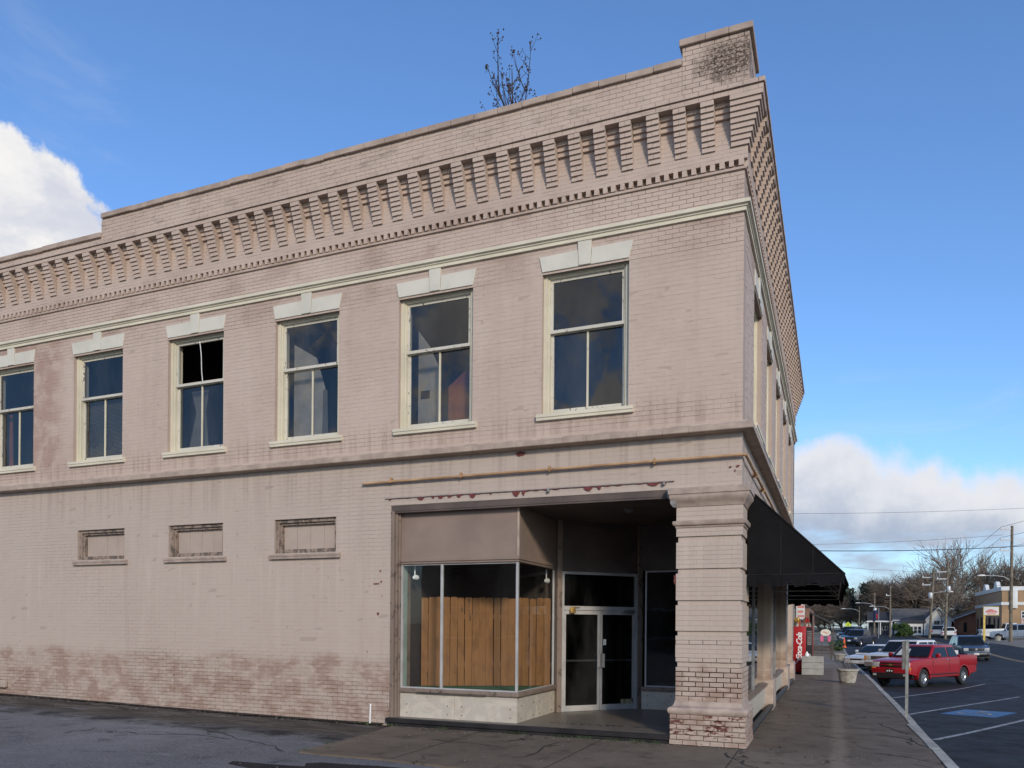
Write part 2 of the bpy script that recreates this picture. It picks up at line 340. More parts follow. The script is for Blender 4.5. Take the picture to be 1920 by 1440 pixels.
# ------------------------------------------------------------------ mesh helpers
class MB:
    def __init__(s): s.v = []; s.f = []
    def add(s, vs, fs):
        o = len(s.v); s.v.extend(tuple(p) for p in vs); s.f.extend(tuple(i + o for i in f) for f in fs)
    def box(s, x0, x1, y0, y1, z0, z1, M=None):
        vs = [(x0, y0, z0), (x1, y0, z0), (x1, y1, z0), (x0, y1, z0), (x0, y0, z1), (x1, y0, z1), (x1, y1, z1), (x0, y1, z1)]
        if M is not None: vs = [tuple(M @ Vector(p)) for p in vs]
        s.add(vs, [(0, 3, 2, 1), (4, 5, 6, 7), (0, 1, 5, 4), (1, 2, 6, 5), (2, 3, 7, 6), (3, 0, 4, 7)]); return s
    def quad(s, *p): s.add(p, [tuple(range(len(p)))]); return s
    def prism(s, poly, axis, a0, a1, M=None):
        def P(u, v, t): return {'x': (t, u, v), 'y': (u, t, v), 'z': (u, v, t)}[axis]
        n = len(poly); vs = [P(u, v, a0) for u, v in poly] + [P(u, v, a1) for u, v in poly]
        if M is not None: vs = [tuple(M @ Vector(p)) for p in vs]
        s.add(vs, [tuple(range(n))[::-1], tuple(range(n, 2 * n))] + [(i, (i + 1) % n, n + (i + 1) % n, n + i) for i in range(n)]); return s
    def tube(s, pts, r, n=8, cap=True):
        pts = [Vector(p) for p in pts]; rs = r if isinstance(r, (list, tuple)) else [r] * len(pts)
        o = len(s.v); prev = None
        for i, p in enumerate(pts):
            t = (pts[min(i + 1, len(pts) - 1)] - pts[max(i - 1, 0)]).normalized()
            if prev is None: a = t.orthogonal().normalized()
            else:
                a = prev - t * prev.dot(t)
                a = a.normalized() if a.length > 1e-6 else t.orthogonal().normalized()
            prev = a; b = t.cross(a)
            for j in range(n):
                q = 2 * math.pi * j / n; s.v.append(tuple(p + (a * math.cos(q) + b * math.sin(q)) * rs[i]))
        for i in range(len(pts) - 1):
            for j in range(n): s.f.append((o + i * n + j, o + i * n + (j + 1) % n, o + (i + 1) * n + (j + 1) % n, o + (i + 1) * n + j))
        if cap: s.f.append(tuple(o + j for j in range(n))[::-1]); s.f.append(tuple(o + (len(pts) - 1) * n + j for j in range(n)))
        return s
    def lathe(s, prof, c=(0, 0, 0), n=20, axis='z'):
        o = len(s.v)
        for r, h in prof:
            for j in range(n):
                q = 2 * math.pi * j / n; a, b = r * math.cos(q), r * math.sin(q)
                s.v.append({'z': (c[0] + a, c[1] + b, c[2] + h), 'x': (c[0] + h, c[1] + a, c[2] + b), 'y': (c[0] + b, c[1] + h, c[2] + a)}[axis])
        for i in range(len(prof) - 1):
            for j in range(n): s.f.append((o + i * n + j, o + i * n + (j + 1) % n, o + (i + 1) * n + (j + 1) % n, o + (i + 1) * n + j))
        s.f.append(tuple(o + j for j in range(n))[::-1]); s.f.append(tuple(o + (len(prof) - 1) * n + j for j in range(n)))
        return s
    def mesh(s, name, mat, smooth=None):
        me = bpy.data.meshes.new(name); me.from_pydata(s.v, [], s.f)
        if mat: me.materials.append(MATS[mat] if isinstance(mat, str) else mat)
        me.update()
        bm = bmesh.new(); bm.from_mesh(me); bmesh.ops.recalc_face_normals(bm, faces=bm.faces)
        if smooth is not None:
            for f in bm.faces: f.smooth = True
            for e in bm.edges:
                if len(e.link_faces) == 2 and e.calc_face_angle(0) > R_(smooth): e.smooth = False
        bm.to_mesh(me); bm.free()
        return me
    def build(s, name, mat, parent=None, smooth=None, bevel=None):
        me = s.mesh(name, mat, smooth); o = bpy.data.objects.new(name, me); COL.objects.link(o)
        if parent: o.parent = parent
        if bevel:
            bm = bmesh.new(); bm.from_mesh(me)
            bmesh.ops.remove_doubles(bm, verts=bm.verts, dist=1e-5)
            es = [e for e in bm.edges if len(e.link_faces) == 2 and e.calc_face_angle(0) > R_(30)]
            bmesh.ops.bevel(bm, geom=es, offset=bevel, segments=1 if bevel < 0.01 else 2, affect='EDGES', profile=0.6, clamp_overlap=True)
            for f in bm.faces: f.smooth = bevel >= 0.01
            bm.to_mesh(me); bm.free()
        return o

def link(name, me, parent, loc=(0, 0, 0), rot=(0, 0, 0), scale=(1, 1, 1)):
    o = bpy.data.objects.new(name, me); COL.objects.link(o); o.parent = parent
    o.location = loc; o.rotation_euler = rot; o.scale = scale
    return o
def tag(o, label=None, cat=None, group=None, kind=None):
    if label: o['label'] = label
    if cat: o['category'] = cat
    if group: o['group'] = group
    if kind: o['kind'] = kind
    return o
def thing(name, label, cat, loc=(0, 0, 0), rz=0.0, group=None):
    o = bpy.data.objects.new(name, None); COL.objects.link(o); o.location = loc; o.rotation_euler = (0, 0, rz); o.empty_display_size = 0.2
    return tag(o, label, cat, group)
def text_mesh(name, body, size, mat, shear=0.0, extrude=0.002, offset=0.0, spacing=1.0, align='CENTER'):
    cu = bpy.data.curves.new(name, 'FONT'); cu.body = body; cu.size = size; cu.shear = shear; cu.extrude = extrude; cu.offset = offset
    cu.align_x = align; cu.align_y = 'CENTER'; cu.space_character = spacing; cu.resolution_u = 3
    tmp = bpy.data.objects.new(name, cu); COL.objects.link(tmp)
    dg = bpy.context.evaluated_depsgraph_get(); me = bpy.data.meshes.new_from_object(tmp.evaluated_get(dg))
    bpy.data.objects.remove(tmp); bpy.data.curves.remove(cu)
    me.name = name; me.materials.clear(); me.materials.append(MATS[mat])
    return me

# ------------------------------------------------------------------ terrain
CTRL = np.array([(-24, 0, .17), (-16.3, 0, .12), (-12.2, 0, .055), (-9, 0, .014), (-6, 0, -.004), (-3, 0, -.035), (0, 0, -.06), (-6, -3.2, -.03), (-3, -3.2, -.035), (0, -4, -.04), (1.3, -12, -.02), (-8, -7, .0), (-22, -10, .12), (-40, -20, .2),
    (2.8, -4, -.07), (3, 0, -.20), (8, -8, -.18), (3, 6, -.27), (6, 10, -.30), (10, 10, -.28), (0, 10, -.3), (3, 15, -.42), (0, 22, -.55), (4.7, 23, -.575), (6.8, 25.3, -.54), (9, 30, -.50), (14, 35, -.40), (3, 35, -.64), (0, 45, -.6),
    (11.5, 52.5, -.42), (3, 55, -.50), (13, 50, -.40), (3.5, 81, -.27), (10, 85, -.05), (15.6, 80, .45), (16.6, 73, .50), (18.5, 92, .55), (12.5, 133, .70), (22, 110, .60), (5, 110, .30), (0, 80, -.2), (-15, 100, .5), (30, 60, .4), (30, 20, -.2), (-30, 60, 0.0), (20, 150, 1.0), (-20, 160, 1.0), (60, 120, 1.0), (60, 20, 0.), (70, 180, 1.5), (20, -30, -.1), (-20, -40, .1)], float)
def _tps():
    P = CTRL[:, :2]; n = len(P); d = np.linalg.norm(P[:, None] - P[None], axis=2)
    K = np.where(d > 0, d ** 2 * np.log(d + 1e-9), 0) + np.eye(n) * 8.0
    A = np.zeros((n + 3, n + 3)); A[:n, :n] = K; A[:n, n] = 1; A[:n, n + 1:] = P; A[n, :n] = 1; A[n + 1:, :n] = P.T
    return np.linalg.solve(A, np.concatenate([CTRL[:, 2], np.zeros(3)]))
TW = _tps()
def G(x, y):
    x = np.asarray(x, float); y = np.asarray(y, float)
    d = np.sqrt((x[..., None] - CTRL[:, 0]) ** 2 + (y[..., None] - CTRL[:, 1]) ** 2)
    r = (np.where(d > 0, d ** 2 * np.log(d + 1e-9), 0) * TW[:len(CTRL)]).sum(-1) + TW[-3] + TW[-2] * x + TW[-1] * y
    return r if r.shape else float(r)
def zs(y): return float(np.interp(y, [-5, 8, 16, 22, 30, 45, 60, 80, 120], [0, -.01, -.05, -.10, -.24, -.36, -.30, -.12, .35]))

def grid_sheet(name, xs, ys, zf, mat, parent=None):
    X, Y = np.meshgrid(xs, ys); Zv = zf(X, Y)
    nx, ny = len(xs), len(ys); b = MB()
    b.v = [tuple(p) for p in np.stack([X, Y, Zv], -1).reshape(-1, 3)]
    b.f = [(j * nx + i, j * nx + i + 1, (j + 1) * nx + i + 1, (j + 1) * nx + i) for j in range(ny - 1) for i in range(nx - 1)]
    return b.build(name, mat, parent, smooth=60)
def ground_z(X, Y):
    far = np.clip((np.hypot(X, Y - 40) - 170) / 120.0, 0, 1)
    Xc = np.clip(X, -60, 75); Yc = np.clip(Y, -60, 185)
    return G(Xc, Yc) * (1 - far) + far * 1.5 - 0.035
simple('ground_dirt', (0.16, 0.135, 0.10), 0.95, 0.3, 0.15, c2=(0.085, 0.085, 0.045))
xs = np.unique(np.concatenate([np.linspace(-900, -60, 12), np.linspace(-60, 80, 60), np.linspace(80, 900, 12)]))
ys = np.unique(np.concatenate([np.linspace(-900, -60, 12), np.linspace(-60, 190, 100), np.linspace(190, 1500, 14)]))
tag(grid_sheet('ground', xs, ys, ground_z, 'ground_dirt'), kind='structure')
# side street in front of the long wall
tag(grid_sheet('side_street', np.linspace(-45, 30, 76), np.linspace(-35, 0.6, 50), lambda X, Y: G(X, Y) - 0.004, 'lot_asphalt'), kind='structure')
# main street
def road():
    b = MB(); ysr = np.linspace(0.6, 134, 90); n = 24
    for y in ysr:
        xl = 2.2; xr = float(np.interp(y, [0, 45, 62, 78, 100, 134], [38, 26, 16.5, 14.6, 17.5, 21]))
        for i in range(n + 1):
            x = xl + (xr - xl) * i / n; b.v.append((x, y, G(x, y)))
    b.f = [(j * (n + 1) + i, j * (n + 1) + i + 1, (j + 1) * (n + 1) + i + 1, (j + 1) * (n + 1) + i) for j in range(len(ysr) - 1) for i in range(n)]
    tag(b.build('road', 'road_asphalt', smooth=60), kind='structure')
road()
def strip(name, pts, wd, mat, dz=0.006, parent=None, kind=None):
    """painted line draped on the terrain"""
    b = MB(); pts = [Vector((*p, 0)) for p in pts]; out = []
    for a, c in zip(pts[:-1], pts[1:]):
        m = max(1, int((c - a).length / 0.8))
        for i in range(m): out.append(a.lerp(c, i / m))
    out.append(pts[-1])
    for i, p in enumerate(out):
        t = (out[min(i + 1, len(out) - 1)] - out[max(0, i - 1)]).normalized(); nn = Vector((-t.y, t.x, 0)) * wd / 2
        for q in (p + nn, p - nn): b.v.append((q.x, q.y, G(q.x, q.y) + dz))
    b.f = [(2 * i, 2 * i + 1, 2 * i + 3, 2 * i + 2) for i in range(len(out) - 1)]
    o = b.build(name, mat, parent)
    if kind: tag(o, kind=kind)
    return o
peeling('line_white', (0.33, 0.325, 0.31), (0.03, 0.03, 0.033), 0.55, 7)
peeling('line_yellow', (0.24, 0.145, 0.03), (0.03, 0.03, 0.033), 0.55, 6)
peeling('paint_blue', (0.05, 0.145, 0.30), (0.03, 0.045, 0.075), 0.62, 5)
for pts in ([(2.98, 4.05), (5.6, 9.6)], [(2.99, 9.2), (7.0, 18.4)], [(3.05, 15.6), (7.2, 26.0)]):
    strip('parking_line', pts, 0.10, 'line_white', kind='structure')
strip('centre_line', [(14.2, 30), (13.05, 49), (12.6, 60), (12.2, 80), (12.5, 100), (13, 128)], 0.35, 'line_yellow', kind='structure')
def hc():
    """blue square with the wheelchair symbol"""
    root = thing('accessible_parking_mark', 'worn blue square with white wheelchair symbol painted on the asphalt', 'road marking', (4.65, 10.45, 0))
    a = R_(-24); c, s_ = math.cos(a), math.sin(a)
    def L(u, v, dz=0.006): x = 4.65 + u * c - v * s_; y = 10.45 + u * s_ + v * c; return (x - 4.65, y - 10.45, G(x, y) + dz)
    b = MB(); n = 6
    for j in range(n + 1):
        for i in range(n + 1): b.v.append(L(-.6 + 1.2 * i / n, -.95 + 1.9 * j / n))
    b.f = [(j * (n + 1) + i, j * (n + 1) + i + 1, (j + 1) * (n + 1) + i + 1, (j + 1) * (n + 1) + i) for j in range(n) for i in range(n)]
    b.build('blue_field', 'paint_blue', root)
    b = MB()
    def stroke(pts, wd):
        for (u0, v0), (u1, v1) in zip(pts[:-1], pts[1:]):
            d = Vector((u1 - u0, v1 - v0)); d.normalize(); nx, ny = -d.y * wd / 2, d.x * wd / 2
            b.quad(L(u0 + nx, v0 + ny, .011), L(u0 - nx, v0 - ny, .011), L(u1 - nx, v1 - ny, .011), L(u1 + nx, v1 + ny, .011))
    stroke([(.33 * math.cos(q) - .05, .33 * math.sin(q) - .25) for q in np.linspace(1.9, 6.2, 14)], .08)
    stroke([(-.05, .42), (-.05, -.02), (.22, -.02), (.36, -.42), (.46, -.42)], .09); stroke([(-.05, .2), (.2, .2)], .08)
    stroke([(.09 * math.cos(q) - .05, .09 * math.sin(q) + .58) for q in np.linspace(0, 6.3, 9)], .09)
    b.build('wheelchair_symbol', 'line_white', root)
hc()
# sidewalks
KX = [(-5, 2.75), (0, 2.76), (8, 2.72), (17, 2.62), (45, 2.4), (90, 2.1)]
def kx(y): return float(np.interp(y, [p[0] for p in KX], [p[1] for p in KX]))
def sidewalk():
    b = MB(); ysw = list(np.linspace(-0.02, 86, 80)); n = 6
    for y in ysw:
        x0 = -2.5; x1 = kx(y) - .13
        for i in range(n + 1): x = x0 + (x1 - x0) * i / n; b.v.append((x, y, zs(y)))
    m = n + 1
    b.f = [(j * m + i, j * m + i + 1, (j + 1) * m + i + 1, (j + 1) * m + i) for j in range(len(ysw) - 1) for i in range(n)]
    sw = tag(b.build('sidewalk', 'walk_concrete', smooth=60), kind='structure')
    fwk = grid_sheet('sunlit_tone_sidewalk', np.linspace(-.3, 2.2, 5), np.linspace(29.5, 84, 40), lambda X, Y: np.vectorize(zs)(Y) + .006, 'far_concrete'); tag(fwk, kind='structure')  # paler strip: sunlight on the far walk put into the concrete colour
    # apron in front of the shop front: outline follows the ragged edge against the side street
    outl = [(-5.95, -0.02), (-5.80, -0.9), (-5.72, -2.0), (-5.66, -3.02), (-5.2, -3.06), (-4.3, -3.04), (-3.2, -3.16), (-2.4, -3.2), (-1.2, -3.3), (0.2, -3.5), (1.4, -3.8), (2.62, -4.2), (2.62, -0.02)]
    b = MB(); b.prism(outl, 'z', -0.30, -0.004)
    tag(b.build('corner_walk', 'walk_concrete'), kind='structure')
    # grime line and patches
    b = MB(); rg = random.Random(3)
    for i in range(120):
        x = -20 + 14 * i / 120 + rg.uniform(-.05, .05); wd = rg.uniform(.05, .17); b.v.append((x, 0.02, G(x, 0) + .03)); b.v.append((x, -wd, G(x, 0) + .018))
    b.f = [(2 * i, 2 * i + 1, 2 * i + 3, 2 * i + 2) for i in range(119)]
    tag(b.build('wall_foot_grime', 'grime'), kind='structure')
    def blob(name, cx, cy, rx, ry, mat, dz, seed, rot=0):
        rg = random.Random(seed); ph = [rg.uniform(0, 6.28) for _ in range(5)]; b = MB(); n = 40; vs = [(cx, cy)]
        for i in range(n):
            q = 2 * math.pi * i / n; r = 1 + .25 * math.sin(2 * q + ph[0]) + .2 * math.sin(3 * q + ph[1]) + .12 * math.sin(7 * q + ph[2]) + .08 * math.sin(11 * q + ph[3])
            u, v = rx * r * math.cos(q), ry * r * math.sin(q); vs.append((cx + u * math.cos(rot) - v * math.sin(rot), cy + u * math.sin(rot) + v * math.cos(rot)))
        b.v = [(x, y, G(x, y) + dz) for x, y in vs]; b.f = [(0, i, i % n + 1) for i in range(1, n + 1)]
        return tag(b.build(name, mat), kind='structure')
    blob('asphalt_patch', -2.9, -4.35, 2.6, 0.85, 'dark_patch', 0.004, 5, -.08)
    # kerb stones
    kr = tag(bpy.data.objects.new('kerb', None), kind='structure'); COL.objects.link(kr)
    y = 1.2; kk = 0; rg = random.Random(11)
    while y < 84:
        ln = 1.8 if y < 40 else 4.0
        y2 = y + ln - .015; z0, z1 = zs(y), zs(y2); b = MB(); o = rg.uniform(-.012, .012)
        xa, xb = kx(y) + o, kx(y2) + o
        b.add([(xa - .14, y, z0 - .6), (xa, y, z0 - .6), (xb, y2, z1 - .6), (xb - .14, y2, z1 - .6), (xa - .14, y, z0 + .012), (xa, y, z0 + .008), (xb, y2, z1 + .008), (xb - .14, y2, z1 + .012)],
              [(0, 3, 2, 1), (4, 5, 6, 7), (0, 1, 5, 4), (1, 2, 6, 5), (2, 3, 7, 6), (3, 0, 4, 7)])
        b.build('kerbstone', 'kerb_paint', kr, bevel=.006 if y < 20 else None); y += ln
    # dropped kerb toward the camera, painted
    pts = [(2.62, 4.3), (2.70, 1.5), (2.72, -1.0), (2.68, -3.0), (2.62, -4.3)]
    b = MB()
    for i, (x, y) in enumerate(pts):
        zt = zs(y) + (.006 if i > 0 else .012); b.v += [(x - .07, y, zt + .002), (x + .08, y, zt - .01), (x + .09, y, -.45), (x - .07, y, -.45)]
    for i in range(len(pts) - 1):
        for j in range(4): b.f.append((4 * i + j, 4 * i + (j + 1) % 4, 4 * i + 4 + (j + 1) % 4, 4 * i + 4 + j))
    b.build('dropped_kerb', 'kerb_paint', kr)
sidewalk()

# ------------------------------------------------------------------ the corner building
BLD = thing('corner_building', 'two storey painted brick corner building with corbelled cornice and recessed shop front', 'building')
PX_, PZ_ = 0.213, 0.0725
LEFT = lambda u, o, z: (u, -o, z)          # long wall: u = x, o = outwards
RIGHT = lambda u, o, z: (o, u, z)          # street front: u = y, o = outwards
WIN_L = [-3.19 - 2.712 * i for i in range(7)]; WW = 1.45
WIN_R = [1.75 + 2.71 * i for i in range(5)]
LOW_W = [(-8.60, -7.20), (-11.27, -9.86), (-13.88, -12.50)]
OPEN_L = [(x, x + WW, 5.20, 7.58) for x in WIN_L] + [(a, b, 3.10, 3.76) for a, b in LOW_W] + [(-6.03, 0.5, -1, 3.9)]
OPEN_R = [(y, y + WW, 5.20, 7.58) for y in WIN_R] + [(-1, 16.0, -1, 3.9)]

def slab(b, mp, u0, u1, z0, z1, op, o0, o1):
    us = sorted({u0, u1, *[q for o in op for q in o[:2] if u0 < q < u1]}); zz = sorted({z0, z1, *[q for o in op for q in o[2:] if z0 < q < z1]})
    for za, zb in zip(zz[:-1], zz[1:]):
        run = None
        for ua, ub in list(zip(us[:-1], us[1:])) + [(None, None)]:
            solid = ua is not None and not any(o[0] <= (ua + ub) / 2 <= o[1] and o[2] <= (za + zb) / 2 <= o[3] for o in op)
            if solid: run = (run[0], ub) if run else (ua, ub)
            elif run: boxm(b, mp, run[0], run[1], o0, o1, za, zb); run = None
def boxm(b, mp, u0, u1, o0, o1, z0, z1):
    vs = [mp(u0, o1, z0), mp(u1, o1, z0), mp(u1, o0, z0), mp(u0, o0, z0), mp(u0, o1, z1), mp(u1, o1, z1), mp(u1, o0, z1), mp(u0, o0, z1)]
    b.add(vs, [(0, 3, 2, 1), (4, 5, 6, 7), (0, 1, 5, 4), (1, 2, 6, 5), (2, 3, 7, 6), (3, 0, 4, 7)])
def brick5(b, mp, u0, u1, o1, z0, z1, j, o0=-0.02):
    d = [j.uniform(-.0012, .0012) for _ in range(4)]
    vs = [mp(u0, o1 + d[0], z0), mp(u1, o1 + d[1], z0), mp(u1, o1 + d[2], z1), mp(u0, o1 + d[3], z1), mp(u0, o0, z0), mp(u1, o0, z0), mp(u1, o0, z1), mp(u0, o0, z1)]
    b.add(vs, [(0, 1, 2, 3), (0, 4, 5, 1), (1, 5, 6, 2), (2, 6, 7, 3), (3, 7, 4, 0)])
_rg = random.Random(21)
_ph = [(_rg.uniform(.3, 1.6), _rg.uniform(.6, 2.6), _rg.uniform(0, 6.28)) for _ in range(7)]
def lumpy(u, z): return sum(math.sin(u * a + z * c + p) for a, c, p in _ph) / 7 ** .5
def erosion(u, z):
    n = lumpy(u, z)
    if z < 1.35: return 1.0 if z < 0.75 + 0.35 * n else 0.35
    if z > 8.0: return 0.62 + 0.28 * n
    if 7.55 < z < 8.0 or 5.0 < z < 5.3: return 0.42 + 0.25 * n
    return max(0.0, 0.07 + 0.17 * n)
def courses(b, mp, u0, u1, z0, z1, op=(), out=0.0, ero=None, seed=1, grow=0.0):
    j = random.Random(seed); n = int(round((z1 - z0) / PZ_)); h = (z1 - z0) / n
    for k in range(n):
        za, zb = z0 + k * h, z0 + (k + 1) * h; zm = (za + zb) / 2
        iv = [(u0, u1)]
        for o in op:
            if o[2] < zm < o[3]:
                nv = []
                for a, c in iv:
                    if o[1] <= a or o[0] >= c: nv.append((a, c)); continue
                    if o[0] > a: nv.append((a, o[0]))
                    if o[1] < c: nv.append((o[1], c))
                iv = nv
        st = math.floor(u0 / PX_) * PX_ + (PX_ / 2 if k % 2 else 0) - PX_
        for a, c in iv:
            u = st + math.floor((a - st) / PX_) * PX_
            while u < c - 1e-6:
                ua, ub = max(u, a), min(u + PX_, c); u += PX_
                if ub - ua < .02: continue
                e = ero if ero is not None else erosion((ua + ub) / 2, zm)
                e = min(1, max(0, e + j.uniform(-.12, .12)))
                hj = 0.0004 + 0.0045 * e + (0.002 if j.random() < .08 else 0); bj = 0.0013 + 0.0031 * e
                of = out - (1 - e) * 0.0114 + j.uniform(-.0006, .0006) + grow * e
                brick5(b, mp, ua + hj, ub - hj, of, za + bj * .8, zb - bj * 1.0, j, out - 0.018)
# ---- brick skins (past the three hundred picked out on the pier these stay one part)
sk = MB()
courses(sk, LEFT, -22, -6.03, -0.05, 4.70, OPEN_L, seed=2)
courses(sk, LEFT, -6.03, 0, 3.905, 4.70, (), seed=3)
courses(sk, LEFT, -22, 0, 4.86, 7.98, OPEN_L, seed=4)
courses(sk, LEFT, -22, 0, 8.12, 8.60, (), seed=5)
courses(sk, RIGHT, 0.034, 16, 3.905, 4.70, (), seed=6)
courses(sk, RIGHT, 0.034, 16, 4.86, 7.98, OPEN_R, seed=7)
courses(sk, RIGHT, 0.034, 16, 8.12, 8.60, (), seed=8)
courses(sk, LEFT, -22, 0.05, 8.745, 8.93, (), 0.05, 0.1, seed=9); courses(sk, RIGHT, -0.015, 16, 8.745, 8.93, (), 0.05, 0.1, seed=10)
courses(sk, LEFT, -22, 0.0, 8.93, 9.57, (), 0.05, 0.12, seed=11); courses(sk, RIGHT, 0.05, 16, 8.93, 9.57, (), 0.05, 0.12, seed=12)
courses(sk, LEFT, -22, 0.285, 9.57, 9.645, (), 0.285, 0.5, seed=13); courses(sk, LEFT, -22, 0.31, 9.648, 9.72, (), 0.31, 0.8, seed=14)
courses(sk, RIGHT, -0.25, 16, 9.57, 9.645, (), 0.285, 0.5, seed=15); courses(sk, RIGHT, -0.275, 16, 9.648, 9.72, (), 0.31, 0.8, seed=16)
PAR = 0.20; PARX = 0.08
courses(sk, LEFT, -13.0, -0.90, 9.72, 10.23, (), PAR, 0.62, seed=17); courses(sk, LEFT, -22, -13.0, 9.72, 9.85, (), PAR, 0.62, seed=18)
courses(sk, LEFT, -0.90, PARX, 9.72, 10.51, (), PAR, 0.95, seed=19); courses(sk, RIGHT, -PAR + .034, 0.75, 9.72, 10.51, (), PARX, 0.7, seed=20)
tag(sk.build('brick_courses', PAINT, BLD), kind='stuff')
# ---- backing walls behind the skins
bk = MB()
B0 = -0.0125
slab(bk, LEFT, -22, 0.0, -0.4, 7.99, OPEN_L, B0 - 0.27, B0); slab(bk, LEFT, -22, 0, 7.99, 8.64, (), B0 - .27, B0); boxm(bk, LEFT, -22, -.048, -.27, -.05, 8.64, 8.746); boxm(bk, RIGHT, .28, 16, -.27, -.05, 8.64, 8.746); boxm(bk, RIGHT, .053, .28, -.06, -.0515, 8.64, 8.746)
slab(bk, RIGHT, 0.29, 16, -0.4, 8.64, OPEN_R, B0 - 0.27, B0)
boxm(bk, LEFT, -22, 0.036, -.26, 0.0375, 8.745, 9.57); boxm(bk, RIGHT, .26, 16, -.26, 0.0375, 8.745, 9.57)
boxm(bk, LEFT, -22, 0.27, -.26, 0.272, 9.571, 9.644); boxm(bk, LEFT, -22, 0.295, -.26, 0.297, 9.649, 9.718)
boxm(bk, RIGHT, .26, 16, -.26, 0.272, 9.571, 9.644); boxm(bk, RIGHT, .26, 16, -.26, 0.297, 9.649, 9.718)
boxm(bk, LEFT, -13.0, -0.90, -.12, PAR - .0125, 9.718, 10.235); boxm(bk, LEFT, -22, -13.0, -.12, PAR - .0125, 9.718, 9.85); boxm(bk, LEFT, -.90, PARX - .0125, -.12, PAR - .0125, 9.718, 10.515)
boxm(bk, RIGHT, .12, 0.75, -.12, PARX - .0125, 9.718, 10.515); boxm(bk, RIGHT, .75, 16, -.12, PARX - .02, 9.718, 9.80)
bk.build('mortar_backing', JOINT, BLD)
# ---- shell that closes the building
sh = MB()
sh.box(-21.9, -0.3, 0.5, 15.7, 9.45, 9.56); sh.box(-22, -21.75, 0.3, 16, -.3, 9.57); sh.box(-21.75, 0.0, 15.75, 16.0, -.3, 9.9)
sh.box(-21.7, -0.30, 0.30, 15.7, 4.25, 4.45)
sh.build('roof_and_floors', 'roof_felt', BLD)
ins = MB()
ins.box(-21.7, -0.3, 9.0, 9.1, 0.0, 4.24); ins.box(-21.7, -.3, .3, 15.7, -.05, .09)
ins.build('inside_walls', 'dark_inside', BLD)
MB().box(-21.7, -0.3, 3.6, 3.7, 4.46, 9.44).build('upstairs_partition', 'upstairs_brown', BLD)

def corner_sweep(b, prof, xl, yr):
    """closed outline (out, z) carried along both fronts with a mitred corner"""
    n = len(prof)
    for p, z in prof: b.v += [(xl, -p, z), (p, -p, z), (p, yr, z)]
    o = len(b.v) - 3 * n
    for i in range(n):
        j = (i + 1) % n
        for s in (0, 1): b.f.append((o + 3 * i + s, o + 3 * i + s + 1, o + 3 * j + s + 1, o + 3 * j + s))
    b.f.append(tuple(o + 3 * i for i in range(n))); b.f.append(tuple(o + 3 * i + 2 for i in range(n))[::-1])
b = MB(); corner_sweep(b, [(-.02, 7.975), (.034, 7.977), (.036, 8.030), (.052, 8.034), (.056, 8.040), (.058, 8.056), (.094, 8.068), (.098, 8.118), (.07, 8.13), (-.02, 8.15)], -22, 16.0)
b.build('cream_moulding', 'cream_moulding', BLD)
b = MB(); corner_sweep(b, [(-.055, 8.598), (.030, 8.603), (.034, 8.635), (-.055, 8.645)], -22, 16)
b.build('dentil_ledge', PAINT, BLD)
# dentils
dm = MB().box(-.035, .035, 0, .10, -.012, .083).mesh('dentil', PAINT)
for i in range(int(21.5 / .139)): link('dentil', dm, BLD, (-.045 - .139 * i + _rg.uniform(-.004, .004), -.046 + _rg.uniform(-.006, .004), 8.661 + _rg.uniform(-.005, .003)), (0, _rg.uniform(-.04, .04), _rg.uniform(-.06, .06)), (_rg.uniform(.88, 1.08), 1, 1))
for i in range(int(15.8 / .139)): link('dentil', dm, BLD, (.046, .06 + .139 * i, 8.661), (0, 0, R_(90)))
# brackets: nine courses each stepping further out, and three stepping courses between them
def bracket_mesh(name, wd, ks, pf, seed):
    b = MB(); j = random.Random(seed)
    for k in ks:
        z0 = k * .0711 + .002; z1 = z0 + .0685; p = pf(k)
        cut = [(-wd / 2, wd / 2)] if (k + seed) % 2 else [(-wd / 2, -.012 + j.uniform(-.01, .01)), (.001, wd / 2)]
        if len(cut) == 2: cut[1] = (cut[0][1] + .004, wd / 2)
        for a, c in cut: b.box(a, c, -p + j.uniform(-.003, .003), .0, z0, z1 - (0 if k < 8 else -.002))
    return b.mesh(name, PAINT)
bms = [bracket_mesh('corbel_bracket', .19, range(9), lambda k: .022 + .0255 * k, s) for s in range(4)]
cms = [bracket_mesh('corbel_course', .222, range(6, 9), lambda k: .034 * (k - 5) + .006, s) for s in range(2)]
for i in range(1, 53):
    x = -.10 - .4145 * i
    if x > -22: link('corbel_bracket', bms[i % 4], BLD, (x + _rg.uniform(-.007, .007), -.046 + _rg.uniform(-.004, .004), 8.932 + _rg.uniform(-.004, .001)), (0, _rg.uniform(-.008, .008), _rg.uniform(-.012, .012)), (_rg.uniform(.95, 1.05), 1, 1))
    link('corbel_course', cms[i % 2], BLD, (x + .207, -.046, 8.932))
for i in range(1, 39):
    y = .10 + .4145 * i
    link('corbel_bracket', bms[i % 4], BLD, (.046, y, 8.932), (0, 0, R_(90))); link('corbel_course', cms[i % 2], BLD, (.046, y - .207, 8.932), (0, 0, R_(90)))
b = MB()
for k in range(9):
    p = .05 + .022 + .0255 * k; z0 = 8.932 + k * .0711 + .002; z1 = z0 + .0685
    b.prism([(-.19, 0), (-.19, -p), (p, -p), (p, .19), (0, .19), (0, 0)], 'z', z0, z1)
b.build('corner_bracket', PAINT, BLD)
